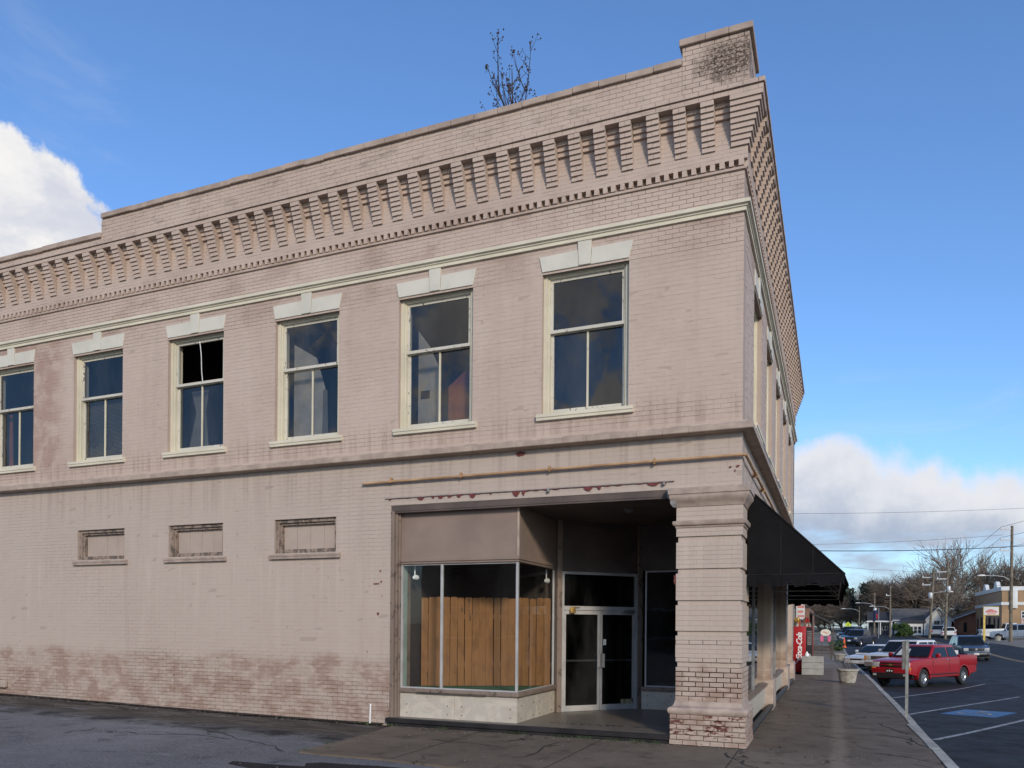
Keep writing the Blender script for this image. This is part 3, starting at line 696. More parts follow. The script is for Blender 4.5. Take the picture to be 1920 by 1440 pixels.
# coping stones
for x0, x1, z, ln in ((-22.2, -12.98, 9.85, .42), (-12.97, -.90, 10.23, .42)):
    n = int((x1 - x0) / ln); st = (x1 - x0) / n
    for i in range(n):
        a = x0 + i * st; dz = _rg.uniform(-.006, .006); MB().box(a + .004, a + st - .004, -.245 + _rg.uniform(-.006, .006), .16, z + dz, z + .10 + dz).build('coping_stone', 'coping_paint', BLD, bevel=.006)
for a, c in ((-.94, -.56), (-.555, -.22), (-.215, .125)): MB().box(a, c, -.245, .0, 10.512, 10.612 + _rg.uniform(-.004, .004)).build('coping_stone', 'coping_paint', BLD, bevel=.006)
MB().box(-.30, .125, .003, .42, 10.512, 10.61).build('coping_stone', 'coping_paint', BLD, bevel=.006); MB().box(-.30, .125, .425, .80, 10.512, 10.61).build('coping_stone', 'coping_paint', BLD, bevel=.006)
# belt course blocks
BP = [(-.015, 4.695), (.10, 4.70), (.165, 4.712), (.172, 4.722), (.172, 4.790), (.160, 4.80), (.06, 4.835), (.05, 4.86), (-.015, 4.865)]
x = -.36
while x > -22: MB().prism([(-p, z) for p, z in BP], 'x', x - .3965, x - .0005).build('belt_block', 'trim_paint', BLD); x -= .40
y = .36
while y < 15.9: MB().prism(BP, 'y', y + .0005, y + .3965).build('belt_block', 'trim_paint', BLD); y += .40
b = MB(); corner_sweep(b, BP, -.36, .36); b.build('belt_block', 'trim_paint', BLD)
# small sloped weather strips on the belt of the street front
for y in (1.6, 4.35, 7.1): MB().box(.10, .165, y, y + 1.7, 4.83, 4.87).build('weather_strip', 'grey_iron', BLD)

# ---- upper windows
def upper_window(mp, u0, seed, flip=False, broken=False, missing_top=False):
    j = random.Random(seed); u1 = u0 + WW; z0, z1 = 5.25, 7.58
    wdw = MB()
    cw = .068
    for a, c in ((u0, u0 + cw), (u1 - cw, u1)): boxm(wdw, mp, a, c, -.30, -.085, z0, z1)
    for a, c in ((u0 + cw, u0 + cw + .03), (u1 - cw - .03, u1 - cw)): boxm(wdw, mp, a, c, -.30, -.115, z0, z1 - .06)
    boxm(wdw, mp, u0 + cw, u1 - cw, -.30, -.088, z1 - .05, z1); boxm(wdw, mp, u0 + cw + .03, u1 - cw - .03, -.30, -.11, z1 - .08, z1 - .05)
    root = wdw.build('window', 'cream_paint', BLD)
    g0, g1 = u0 + cw + .03, u1 - cw - .03; zm = 6.62
    sash = MB()
    sw = .045
    for za, zb, o in ((zm, z1 - .08, -.145), (z0 + .03, zm + .03, -.19)):
        boxm(sash, mp, g0, g0 + sw, o - .035, o, za, zb); boxm(sash, mp, g1 - sw, g1, o - .035, o, za, zb)
        boxm(sash, mp, g0 + sw, g1 - sw, o - .035, o - .002, zb - .05, zb); boxm(sash, mp, g0 + sw, g1 - sw, o - .035, o - .002, za, za + (.045 if o > -.15 else .085))
    sash.build('sash', 'sash_paint', root)
    mr = MB(); boxm(mr, mp, g0 - .05, g1 + .02, -.19, -.128, zm - .012, zm + .04); mr.build('meeting_rail', 'sash_paint', root)
    mu = MB(); um = (g0 + g1) / 2; boxm(mu, mp, um - .016, um + .016, -.22, -.195, z0 + .11, zm - .01); mu.build('muntin', 'cream_paint', root)
    def pane(a, c, za, zb, o):
        t = [j.uniform(-.004, .004) for _ in range(4)]
        MB().quad(mp(a, o + t[0], za), mp(c, o + t[1], za), mp(c, o + t[2], zb), mp(a, o + t[3], zb)).build('pane', 'window_glass', root)
    if not missing_top: pane(g0 + sw - .01, g1 - sw + .01, zm + .03, z1 - .12, -.165)
    pane(g0 + sw - .01, um - .01, z0 + .10, zm, -.208); pane(um + .01, g1 - sw + .01, z0 + .10, zm, -.212)
    s = MB(); n = 4 if seed % 2 else 3; us = [u0 - .075 + (WW + .17) * i / n for i in range(n + 1)]
    for a, c in zip(us[:-1], us[1:]):
        q = MB(); vs = []
        for u in (a + .001, c - .001):
            for o, z in ((-.15, 5.145), (.048, 5.145), (.052, 5.185), (.065, 5.192), (.068, 5.240), (-.15, 5.262)): vs.append(mp(u, o, z))
        q.add(vs, [tuple(range(6)), tuple(range(6, 12))[::-1]] + [(i, (i + 1) % 6, 6 + (i + 1) % 6, 6 + i) for i in range(6)])
        q.build('sill', 'cream_moulding', root)
    # splayed lintel in two wings with a keystone
    um = (u0 + u1) / 2; kt, kb = .115, .098
    def slabpoly(pts, o, name, mat='white_lintel'):
        q = MB(); n = len(pts); q.add([mp(u, -.02, z) for u, z in pts] + [mp(u, o, z) for u, z in pts], [tuple(range(n))[::-1], tuple(range(n, 2 * n))] + [(i, (i + 1) % n, n + (i + 1) % n, n + i) for i in range(n)])
        q.build(name, mat, root, bevel=.004)
    slabpoly([(u0 + .0, 7.583), (um - kb - .003, 7.583), (um - kt - .002, 7.845), (u0 - .055, 7.835)], .012, 'lintel_wing')
    slabpoly([(um + kb + .003, 7.583), (u1, 7.583), (u1 + .065, 7.855), (um + kt + .002, 7.845)], .012, 'lintel_wing')
    slabpoly([(um - kb, 7.590), (um + kb, 7.590), (um + kt, 7.973), (um - kt, 7.973)], .026, 'keystone')
    # things behind the glass
    def inside(pts, o, name, mat):
        q = MB(); n = len(pts); q.add([mp(u, o, z) for u, z in pts] + [mp(u, o - .012, z) for u, z in pts], [tuple(range(n)), tuple(range(n, 2 * n))[::-1]] + [(i, (i + 1) % n, n + (i + 1) % n, n + i) for i in range(n)])
        return q.build(name, mat, root)
    return root, g0, g1, um, z0, z1, zm, inside
for i, x in enumerate(WIN_L):
    r, g0, g1, um, z0, z1, zm, inside = upper_window(LEFT, x, 30 + i, missing_top=(i == 3))
    if i == 1:
        inside([(g0, z0), (um - .16, z0), (um - .16, zm - .25), (um - .4, zm + .25), (g0, zm + .55)], -.55, 'pale_partition', 'pale_sheet')
        inside([(um + .02, z0), (um + .46, z0), (um + .46, zm - .28), (um + .3, zm - .34), (um + .02, zm - .55)], -.5, 'red_curtain', 'curtain_red')
        q = MB(); q.box(g0 + .06, g0 + .24, .535, .545, 5.92, 6.06); q.build('dark_vent', 'dark_inside', r)
    if i == 2:
        inside([(g0, z0), (um + .02, z0), (um + .1, zm - .3), (um - .1, zm + .3), (g0, zm + .62)], -.45, 'pale_curtain', 'pale_sheet')
        inside([(um + .06, z0), (um + .2, z0), (um + .17, zm - .35), (um + .08, zm - .35)], -.42, 'pale_curtain', 'blind_grey')
    if i == 3:
        q = MB(); q.tube([(um - .02 + .012 * math.sin(t * 6), .14 + .1 * t, z1 - .1 - (z1 - .15 - zm) * t) for t in np.linspace(0, 1, 9)], .008, 6); q.build('hanging_cord', 'print_white', r)
        inside([(g0 + .05, z0), (um + .0, z0), (um - .1, zm - .5), (um - .02, zm - .05), (g0 + .15, zm - .05), (g0 + .28, zm - .5)], -.40, 'plastic_sheet', 'blind_grey')
    if i == 4:
        for k in range(46):
            z = z0 + .06 + k * .0285; q = MB(); q.box(g0 + .04, g1 - .02, .30, .325, z, z + .016); q.build('blind_slat', 'blind_grey', r)
        for cu, cz, rr in ((g0 + .16, z0 + .62, .27), (um + .02, z0 + .50, .20)):
            inside([(cu + rr * .62 * math.cos(t), cz + rr * math.sin(t)) for t in np.linspace(0, 6.28, 17)[:-1]], -.285, 'broken_blind_hole', 'dark_wood')
    if i == 5: inside([(g0, z0), (g0 + .14, z0), (g0 + .10, zm), (g0, zm)], -.40, 'curtain', 'curtain_red')
for i, y in enumerate(WIN_R): upper_window(RIGHT, y, 60 + i)

# ---- small boarded windows of the long wall
for a, c in LOW_W:
    z0, z1 = 3.10, 3.76
    f = MB(); f.box(a, a + .07, .06, .28, z0, z1); f.box(c - .06, c, .06, .28, z0, z1); f.box(a + .07, c - .06, .06, .28, z1 - .06, z1); f.box(a + .07, a + .11, .10, .28, z0 + .02, z1 - .06); f.box(a + .11, c - .06, .10, .28, z1 - .10, z1 - .06)
    r = f.build('boarded_window', 'weathered_wood', BLD)
    MB().box(a + .09, c - .06, .07, .28, z0 + .005, z0 + .095).build('bottom_rail', 'weathered_wood', r)
    n = 4; st = (c - .06 - a - .11) / n
    for i in range(n): MB().box(a + .11 + i * st + .004, a + .11 + (i + 1) * st - .004, .165 + _rg.uniform(-.004, .004), .19, z0 + .095, z1 - .10).build('board', 'pale_board', r)
    MB().box(a + .1, c - .05, .195, .205, z0 + .05, z1 - .05).build('board_backing', 'dark_wood', r)
    MB().prism([(.10, 3.006), (-.045, 3.006), (-.05, 3.05), (-.06, 3.055), (-.062, 3.09), (.10, 3.112)], 'x', a - .085, c + .11).build('sill', 'pier_trim', r)

# ---- pipe along the wall
p = MB(); p.tube([(-6.59, -.055, 4.317), (-.2, -.055, 4.345), (.03, -.055, 4.346), (.055, -.03, 4.346), (.055, 0.1, 4.346), (.055, 11, 4.34)], .023, 10)
pr = p.build('wall_pipe', 'pipe_tan', BLD, smooth=50)
for x in (-6.0, -4.62, -3.02, -1.30): MB().box(x - .012, x + .012, -.085, .0, 4.295, 4.385).build('pipe_strap', 'rust', pr)
for y in (1.6, 3.1): MB().box(0, .085, y - .012, y + .012, 4.295, 4.385).build('pipe_strap', 'rust', pr)
# ---- lintel flashing above the shop front with flaking red paint
MB().box(-6.15, -1.0, -.012, .0, 4.022, 4.034).build('flashing', 'grey_iron', BLD)
for x, wd, h in ((-5.42, .16, .055), (-5.18, .06, .04), (-5.03, .12, .05), (-4.86, .10, .04), (-4.68, .10, .05), (-4.42, .14, .07), (-4.08, .05, .03), (-3.62, .15, .09), (-3.49, .07, .08), (-2.37, .18, .07), (-2.19, .08, .06), (-1.32, .22, .055), (-1.15, .07, .05), (-6.05, .05, .03)):
    pts = [(x - wd / 2, 4.021), (x - wd * .38, 4.021 - h * .55), (x - wd * .2, 4.021 - h * .9), (x + wd * .12, 4.021 - h), (x + wd * .3, 4.021 - h * .5), (x + wd / 2, 4.021)]
    MB().prism(pts, 'y', -.006, -.0015).build('red_paint_flake', 'chip_red', BLD)
rgf = random.Random(4); pts = []
for i in range(60): pts.append((-6.12 + 5.1 * i / 59, 4.021 - (rgf.uniform(.004, .02) if i % 2 else .002)))
MB().prism([(-6.12, 4.0215)] + pts + [(-1.0, 4.0215)], 'y', -.0075, -.0045).build('red_paint_flake', 'chip_red', BLD)
for x, z, wd, h in ((-.17, 4.19, .04, .02), (-.06, 4.20, .05, .03), (-.10, 4.135, .02, .03), (-3.55, 4.655, .20, .06), (-6.24, 2.75, .03, .03), (-6.22, 2.56, .03, .03), (-6.32, 2.52, .15, .015), (-6.28, 1.99, .05, .04), (-6.2, 2.3, .015, .015), (-6.5, 1.3, .012, .03)):
    MB().prism([(x - wd / 2, z), (x - wd * .2, z - h), (x + wd * .3, z - h * .7), (x + wd / 2, z), (x, z + h * .4)], 'y', -.004, .002).build('paint_chip', 'chip_red', BLD)
for x in (-3.05, -1.16): MB().box(x - .02, x + .02, -.05, .0, 3.965, 4.02).build('iron_hook', 'grey_iron', BLD, bevel=.008)
# short white pipe and a junction box low on the wall
MB().tube([(-6.40, -.05, .0), (-6.39, -.045, .36)], .016, 8).build('standpipe', 'print_white', BLD, smooth=50)
MB().box(-16.5, -16.05, -.09, .0, .28, .45).build('junction_box', 'pale_board', BLD, bevel=.02)

# ---- corner pier
PIER = MB()
PIER.box(-.925, -.012, .012, .90, 0, 3.9); pier = PIER.build('corner_pier', JOINT, BLD)
def chamfer_brick(c=.04, cz=.07):
    b = MB(); x, z = .5, .5
    # unit brick: front face at y = -1 with chamfered edges, open back at y = 0
    fr = [(-x + c * .4, -1, -z + cz), (x - c * .4, -1, -z + cz), (x - c * .4, -1, z - cz), (-x + c * .4, -1, z - cz)]
    md = [(-x, -.9, -z), (x, -.9, -z), (x, -.9, z), (-x, -.9, z)]; bk_ = [(q[0], 0, q[2]) for q in md]
    b.add(fr + md + bk_, [(0, 1, 2, 3)] + [(i, 4 + i, 4 + (i + 1) % 4, (i + 1) % 4) for i in range(4)] + [(4 + i, 8 + i, 8 + (i + 1) % 4, 4 + (i + 1) % 4) for i in range(4)])
    return b.mesh('brick', PAINT)
CB = chamfer_brick(); CBF = chamfer_brick(.006, .012)
REC = [(3.076, 3.164), (2.603, 2.675), (2.12, 2.193), (1.655, 1.728), (1.18, 1.254)]
pside = MB()
def pier_courses(zlist, xa, xb, ya, yb, outf, seed, gap):
    j = random.Random(seed)
    for k, (z0, z1) in enumerate(zlist):
        out = outf((z0 + z1) / 2); e = gap((z0 + z1) / 2)
        hj = .0002 + .0057 * e; bj = .0005 + .0050 * e
        xl, xr = xa - out, xb + out; L = .205; u = xl - (L / 2 if k % 2 else 0)
        while u < xr - .01:
            a, c = max(u, xl), min(u + L, xr); u += L
            if c - a < .02: continue
            link('brick', CB if e > .4 else CBF, pier, ((a + c) / 2, ya + .014, (z0 + z1) / 2), (j.uniform(-.01, .01) * e, 0, j.uniform(-.012, .012) * e),
                 (c - a - 2 * hj, out + .014 + j.uniform(-.001, .0005) * (1 + 3 * e), z1 - z0 - 2 * bj))
        yl, yr = ya - out + .03, yb + out; v = yl - (L / 2 if k % 2 else 0)
        while v < yr - .01:
            a, c = max(v, yl), min(v + L, yr); v += L
            if c - a > .02: brick5(pside, RIGHT, a + hj, c - hj, xb + out - (0 if e > .4 else .002), z0 + bj, z1 - bj, j, xb - .02)
def zrange(a, b_, n): return [(a + (b_ - a) * i / n, a + (b_ - a) * (i + 1) / n) for i in range(n)]
def pgap(z):
    if z < .5: return .55
    if .72 < z < 1.20: return 1.0
    if z < .75: return .5
    return .6 if z < 1.6 and int(z * 31) % 3 == 0 else .03
band = lambda z: .035 if not any(a < z < c for a, c in REC) else .008
zl = []
cuts = [.66, 1.18, 1.254, 1.655, 1.728, 2.12, 2.193, 2.603, 2.675, 3.076, 3.164, 3.293]
for a, c in zip(cuts[:-1], cuts[1:]): zl += zrange(a, c, max(1, round((c - a) / .0715)))
pier_courses(zl, -.925, -.012, .0, .90, band, 5, pgap)
pier_courses(zrange(.0, .465, 6), -.925, -.012, .0, .90, lambda z: .11 if z < .07 else .102, 6, pgap)
pier_courses(zrange(3.405, 3.612, 3), -.925, -.012, .0, .90, lambda z: .035, 7, pgap)
tag(pside.build('side_bricks', PAINT, pier), kind='stuff')
def ring(b, prof, xa, xb, ya, yb):
    """moulding round the left, front and right of a pier; prof = closed (out, z)"""
    n = len(prof); o = len(b.v)
    for p, z in prof: b.v += [(xa - p, yb, z), (xa - p, ya - p, z), (xb + p, ya - p, z), (xb + p, yb, z)]
    for i in range(n):
        j = (i + 1) % n
        for s in range(3): b.f.append((o + 4 * i + s, o + 4 * i + s + 1, o + 4 * j + s + 1, o + 4 * j + s))
    b.f.append(tuple(o + 4 * i for i in range(n))); b.f.append(tuple(o + 4 * i + 3 for i in range(n))[::-1])
def torus_prof(): return [(-.02, .465), (.105, .466), (.125, .49), (.132, .52), (.125, .55), (.105, .57), (.08, .578), (.055, .60), (.042, .63), (.036, .665), (-.02, .668)]
b = MB(); ring(b, torus_prof(), -.925, -.012, 0, .9); b.build('base_moulding', 'pier_trim', pier, smooth=35)
b = MB(); ring(b, [(-.02, 3.293), (.045, 3.295), (.05, 3.32), (.075, 3.335), (.085, 3.36), (.085, 3.395), (.04, 3.405), (-.02, 3.406)], -.925, -.012, 0, .9); b.build('neck_moulding', 'pier_trim', pier, smooth=35)
b = MB(); ring(b, [(-.02, 3.612), (.045, 3.615), (.06, 3.65), (.085, 3.69), (.125, 3.735), (.13, 3.76), (.13, 3.795), (.145, 3.80), (.148, 3.885), (.10, 3.897), (-.02, 3.90)], -.925, -.012, 0, .9); b.build('capital', 'pier_trim', pier, smooth=35)
b = MB(); b.prism([(-.99, 3.898), (-.95, 3.60), (-1.0, 3.61), (-1.04, 3.66), (-1.05, 3.72), (-1.09, 3.78), (-1.10, 3.898)], 'y', -.10, .16); b.build('scroll_bracket', 'grey_iron', pier)
b = MB(); b.prism([(-.93, 2.60), (-1.0, 2.57), (-.985, 2.53), (-1.0, 2.50), (-.985, 2.44), (-.93, 2.47)], 'y', -.02, .03); b.build('paint_chip', 'chip_red', pier)
# other piers of the street front
for y0 in (5.75, 11.6, 15.2):
    b = MB(); b.box(-.50, .0, y0, y0 + .82, 0, 3.9)
    for i in range(44): boxm(b, RIGHT, y0 + .004, y0 + .816, -.01, .012 + _rg.uniform(0, .004), .66 + i * .0725 + .003, .66 + (i + 1) * .0725 - .003)
    q = b.build('pier', PAINT, BLD)
    b = MB(); b.prism([(y0 - .09, .0), (y0 + .91, .0), (y0 + .91, .46), (y0 + .87, .58), (y0 + .84, .66), (y0 - .02, .66), (y0 - .05, .58), (y0 - .09, .46)], 'x', -.55, .08); b.build('base', 'pier_trim', q, bevel=.02)
    MB().box(-.5, .07, y0 - .06, y0 + .88, 3.6, 3.9).build('capital', 'pier_trim', q, bevel=.02)

# ---- recessed shop front
SF = MB(); SF.box(-6.03, -.93, .02, 4.0, 3.80, 3.897); SF.box(-6.0, -.95, .03, .14, 3.77, 3.80)
shop = SF.build('shop_front', 'soffit_shade_paint', BLD)
b = MB(); b.box(-6.05, -.12, -.01, 4.2, 0.09, 0.139); b.build('terrazzo_floor', 'terrazzo', shop)
b = MB(); b.box(-6.06, -1.04, -.09, -.012, .055, .137); b.box(-6.04, -1.04, -.06, -.012, -.1, .05); b.build('black_step', 'black_step', shop, bevel=.006)
b = MB(); b.box(.0, .09, .95, 5.7, .06, .14); b.box(.0, .09, 6.65, 11.5, .06, .14); b.box(0, .09, 12.5, 15.1, .02, .12); b.build('black_step', 'black_step', shop, bevel=.006)
# left reveal: boarded jamb and its trims
b = MB(); b.box(-6.03, -5.965, .0, .5, .13, 3.80); b.box(-5.965, -5.93, .06, .5, .13, 3.80); b.box(-5.93, -5.90, .11, .5, .13, 3.80); b.build('jamb', 'jamb_paint', shop, bevel=.005)
FX0, FX1, FY, SY = -5.90, -3.64, .15, 2.08
# marble stall riser
for a, c in ((FX0, -4.812), (-4.808, FX1)): MB().box(a, c, FY, FY + .03, .139, .575).build('marble_slab', 'marble', shop, bevel=.003)
for a, c in ((FY + .031, 1.10), (1.104, SY)): MB().box(FX1 - .03, FX1 - .001, a, c, .139, .565).build('marble_slab', 'marble', shop, bevel=.003)
b = MB()
for x in (FX0 + .14, -4.95, -4.67, FX1 - .12):
    for z in (.22, .37): b.tube([(x, FY - .003, z), (x, FY + .01, z)], .011, 6)
b.tube([(-5.35, FY - .003, .51), (-5.35, FY + .01, .51)], .010, 6)
for y in (.35, .95, 1.25, 1.9):
    for z in (.2, .42): b.tube([(FX1 + .003, y, z), (FX1 - .01, y, z)], .013, 6)
b.build('screw_holes', 'print_black', shop)
# sill, upper panel and mouldings
b = MB(); b.prism([(FX0, FY - .04), (FX1 + .04, FY - .04), (FX1 + .04, SY), (FX1 - .12, SY), (FX1 - .12, FY + .12), (FX0, FY + .12)], 'z', .577, .655); b.build('window_sill', 'jamb_paint', shop, bevel=.012)
MB().box(-5.55, -4.2, FY - .046, FY - .041, .572, .60).build('torn_strip', 'dark_wood', shop)
b = MB(); b.box(FX0, FX1, FY + .02, FY + .05, 2.97, 3.80); b.box(FX1 - .05, FX1 - .001, FY + .051, SY, 2.97, 3.80); b.build('sign_panel', 'panel_paint', shop)
b = MB(); b.box(FX1 - .022, FX1 + .012, FY + .005, FY + .04, 2.97, 3.80); b.build('panel_corner_bead', 'trim_paint', shop)
b = MB(); b.prism([(FX0, FY - .03), (FX1 + .03, FY - .03), (FX1 + .03, SY), (FX1 - .08, SY), (FX1 - .08, FY + .08), (FX0, FY + .08)], 'z', 2.90, 2.968); b.prism([(FX0, FY - .015), (FX1 + .015, FY - .015), (FX1 + .015, SY), (FX1 - .07, SY), (FX1 - .07, FY + .07), (FX0, FY + .07)], 'z', 2.862, 2.899); b.build('transom_moulding', 'panel_paint', shop, bevel=.008)
# glazing
GY = FY + .03
for a, c in ((FX0 + .02, -5.10), (-5.075, FX1 - .02)): MB().quad((a, GY + .01, .655), (c, GY + .01, .655), (c, GY + .01, 2.862), (a, GY + .01, 2.862)).build('shop_pane', 'shop_glass', shop)
MB().quad((FX1 - .03, GY + .04, .655), (FX1 - .03, SY - .05, .655), (FX1 - .03, SY - .05, 2.862), (FX1 - .03, GY + .04, 2.862)).build('shop_pane', 'shop_glass', shop)
for x in (-5.088, FX1 - .02): MB().box(x - .021, x + .021, GY - .022, GY + .03, .655, 2.862).build('mullion', 'aluminium', shop, bevel=.004)
b = MB(); b.box(FX0, FX0 + .03, GY - .02, GY + .03, .655, 2.862); b.box(FX0 + .03, FX1 - .04, GY - .01, GY + .02, .656, .68); b.box(FX0 + .03, FX1 - .04, GY - .01, GY + .02, 2.84, 2.861); b.box(FX1 - .04, FX1 - .015, GY + .03, SY - .03, .656, .675); b.box(FX1 - .045, FX1 - .01, SY - .06, SY - .03, .655, 2.862); b.build('glazing_bead', 'aluminium', shop)
MB().box(FX0 - .01, FX0 + .012, GY + .031, .36, .655, 2.862).build('green_return', 'green_jamb', shop)
# display floor, back and ceiling, wooden fence behind the glass
MB().box(FX0 - .1, FX1 - .06, FY + .06, 2.2, .60, .64).build('display_floor', 'green_carpet', shop)
b = MB(); b.box(FX0 - .1, FX1 - .05, 2.25, 2.3, .6, 3.8); b.box(FX0 - .12, FX0 - .02, .30, 2.3, .6, 3.8); b.box(FX0 - .1, FX1 - .06, FY + .06, 2.3, 2.93, 2.99); b.build('display_back', 'dark_inside', shop)
MB().box(-4.62, -4.30, FY + .30, FY + .42, .6405, .655).build('floor_vent', 'print_black', shop)
fa, fb = Vector((-5.86, .82)), Vector((-3.72, 2.02)); n = 18; dv = (fb - fa) / n; ang = math.atan2(dv.y, dv.x)
for i in range(n):
    wd = dv.length * (.97 if i % 5 else .90); q = .018; z1 = 1.66 + _rg.uniform(-.012, .012)
    pk = MB(); pk.prism([(-wd / 2, 0), (wd / 2, 0), (wd / 2, z1 - q), (wd / 2 - q, z1), (-wd / 2 + q, z1), (-wd / 2, z1 - q)], 'y', -.008, .008)
    o = pk.build('fence_picket', 'fence_wood', shop); c = fa + dv * (i + .5); o.location = (c.x, c.y + _rg.uniform(-.008, .008), .645); o.rotation_euler = (0, _rg.uniform(-.004, .004), ang)
b = MB()
for z in (1.0, 1.9): b.prism([(fa.x, fa.y + .02), (fb.x, fb.y + .02), (fb.x - .02, fb.y + .06), (fa.x - .02, fa.y + .06)], 'z', z, z + .09)
b.build('fence_rail', 'fence_wood', shop)
for x, y in ((-5.72, .30), (FX1 - .12, 1.85)):
    b = MB(); b.lathe([(.03, 0), (.045, .03), (.05, .10), (.02, .11)], (x, y, 2.64), 10, 'y'); b.tube([(x, y + .03, 2.68), (x, y + .03, 2.85)], .012, 6); b.build('spot_lamp', 'print_white', shop, smooth=40)
# diagonal door bay
D0, D1 = Vector((-3.56, 2.08)), Vector((-2.33, 3.40)); DL = (D1 - D0).length; DA = math.atan2((D1 - D0).y, (D1 - D0).x)
DM = Matrix.Translation((D0.x, D0.y, 0)) @ Matrix.Rotation(DA, 4, 'Z')
def dbox(name, mat, *bx, bevel=None, parent=None):
    b = MB()
    for q in bx: b.box(*q, M=DM)
    return b.build(name, mat, parent or shop, bevel=bevel)
dbox('door_bay_panel', 'bay_shade_paint', (-.03, DL + .03, .0, .06, 2.90, 3.80))
dbox('door_bay_moulding', 'soffit_shade_paint', (-.06, DL + .05, -.03, .02, 2.84, 2.899)); dbox('door_bay_moulding', 'soffit_shade_paint', (-.06, DL + .05, -.015, .02, 3.62, 3.70))
dbox('door_post', 'jamb_paint', (-.07, .035, -.05, .10, .139, 3.80), bevel=.006); dbox('door_post', 'jamb_paint', (DL - .05, DL + .06, -.04, .10, .139, 3.80), bevel=.006)
fr = dbox('door_frame', 'aluminium', (.036, .085, -.03, .07, .139, 2.83), (DL - .10, DL - .051, -.03, .07, .139, 2.83), (.085, DL - .10, -.03, .07, 2.78, 2.83), (.085, DL - .10, -.03, .07, 2.09, 2.17), bevel=.004)
dbox('transom_pane', 'door_glass', (.085, DL - .10, .015, .022, 2.17, 2.78), parent=fr)
mid = DL / 2 - .005
for k, (a, c) in enumerate(((.088, mid - .003), (mid + .003, DL - .103))):
    d = dbox('door', 'aluminium', (a, a + .05, -.01, .035, .145, 2.085), (c - .05, c, -.01, .035, .145, 2.085), (a + .05, c - .05, -.01, .035, .145, .255), (a + .05, c - .05, -.01, .035, 2.01, 2.085), bevel=.003)
    dbox('door_pane', 'door_glass', (a + .05, c - .05, .010, .016, .255, 2.01), parent=d)
    dbox('push_bar', 'aluminium', (a + .05, c - .05, .03, .055, 1.10, 1.135), parent=d)
    h0 = c - .06 if k == 0 else a - .01
    dbox('pull_plate', 'aluminium', (h0 - .02, h0 + .09, -.06, -.045, .98, 1.25), (h0 + .02, h0 + .05, -.045, -.01, 1.02, 1.06), (h0 + .02, h0 + .05, -.045, -.01, 1.17, 1.21), bevel=.004, parent=d)
dbox('door_closer', 'brass', (.20, .31, -.08, -.03, 2.03, 2.14), (.22, .42, -.07, -.055, 2.14, 2.152), bevel=.01, parent=fr); dbox('door_closer', 'aluminium_dark', (DL - .42, DL - .14, -.07, -.03, 2.05, 2.11), bevel=.01, parent=fr)
me = text_mesh('house_number', '18109', .115, 'print_black', .12, .001, 0.002)
dbox('number_plate', 'plate_cream', (DL - .42, DL - .15, -.016, -.011, .262, .345), parent=fr)
o = bpy.data.objects.new('house_number', me); COL.objects.link(o); o.parent = fr; o.matrix_local = DM @ Matrix.Translation((DL - .285, -.018, .303)) @ Matrix.Rotation(R_(90), 4, 'X')
st = dbox('access_sticker', 'print_white', (mid + .07, mid + .135, -.013, -.011, 1.42, 1.53), parent=fr)
b = MB(); c0 = (mid + .10, 1.455); b.tube([tuple(DM @ Vector((c0[0] + .018 * math.cos(q), -.0145, c0[1] + .018 * math.sin(q)))) for q in np.linspace(2, 6.2, 9)], .003, 4); b.tube([tuple(DM @ Vector((c0[0] - .005, -.0145, 1.50))), tuple(DM @ Vector((c0[0] - .005, -.0145, 1.468))), tuple(DM @ Vector((c0[0] + .014, -.0145, 1.468)))], .003, 4); b.build('wheelchair_symbol', 'print_black', fr)
dbox('inner_post', 'brown_post', (DL - .25, DL - .17, .35, .43, .14, 2.75))
# end of the right-hand display, facing the entry
RX0, RX1, RY = -2.27, -.93, 3.40
MB().box(RX0, RX1, RY, RY + .03, .139, .50).build('marble_slab', 'marble', shop, bevel=.003)
b = MB()
for x in (RX0 + .12, RX0 + .6):
    for z in (.22, .42): b.tube([(x, RY - .003, z), (x, RY + .01, z)], .012, 6)
b.build('screw_holes', 'print_black', shop)
MB().box(RX0, RX1, RY - .03, RY + .12, .501, .585).build('window_sill', 'jamb_paint', shop, bevel=.01)
MB().box(RX0 - .02, RX1, RY - .02, RY + .06, 2.94, 3.80).build('sign_panel', 'bay_shade_paint', shop); MB().box(RX0 - .02, RX1, RY - .05, RY + .02, 2.90, 2.96).build('transom_moulding', 'soffit_shade_paint', shop)
MB().quad((RX0 + .08, RY + .04, .60), (RX1, RY + .04, .60), (RX1, RY + .04, 2.89), (RX0 + .08, RY + .04, 2.89)).build('shop_pane', 'shop_glass', shop)
b = MB(); b.box(RX0 + .06, RX0 + .09, RY + .01, RY + .06, .586, 2.90); b.box(RX0 + .09, RX1, RY + .01, RY + .06, .586, .61); b.box(RX0 + .09, RX1, RY + .01, RY + .06, 2.87, 2.90); b.build('glazing_bead', 'aluminium', shop)
b = MB(); b.box(RX0, -.2, RY + .1, 6.0, .55, .58); b.build('display_floor', 'terrazzo', shop)
b = MB(); b.box(RX0 + .2, -.5, 5.9, 5.95, .6, 3.8); b.box(RX0 - .03, RX0 + .0, RY + .1, 5.95, .6, 3.8); b.build('display_back', 'dark_inside', shop)
b = MB(); b.box(-1.75, -1.35, 5.2, 5.5, .6, 2.2); b.box(-1.15, -1.05, 4.2, 4.3, .6, 2.6); b.build('stored_panel', 'inside_plaster', shop)
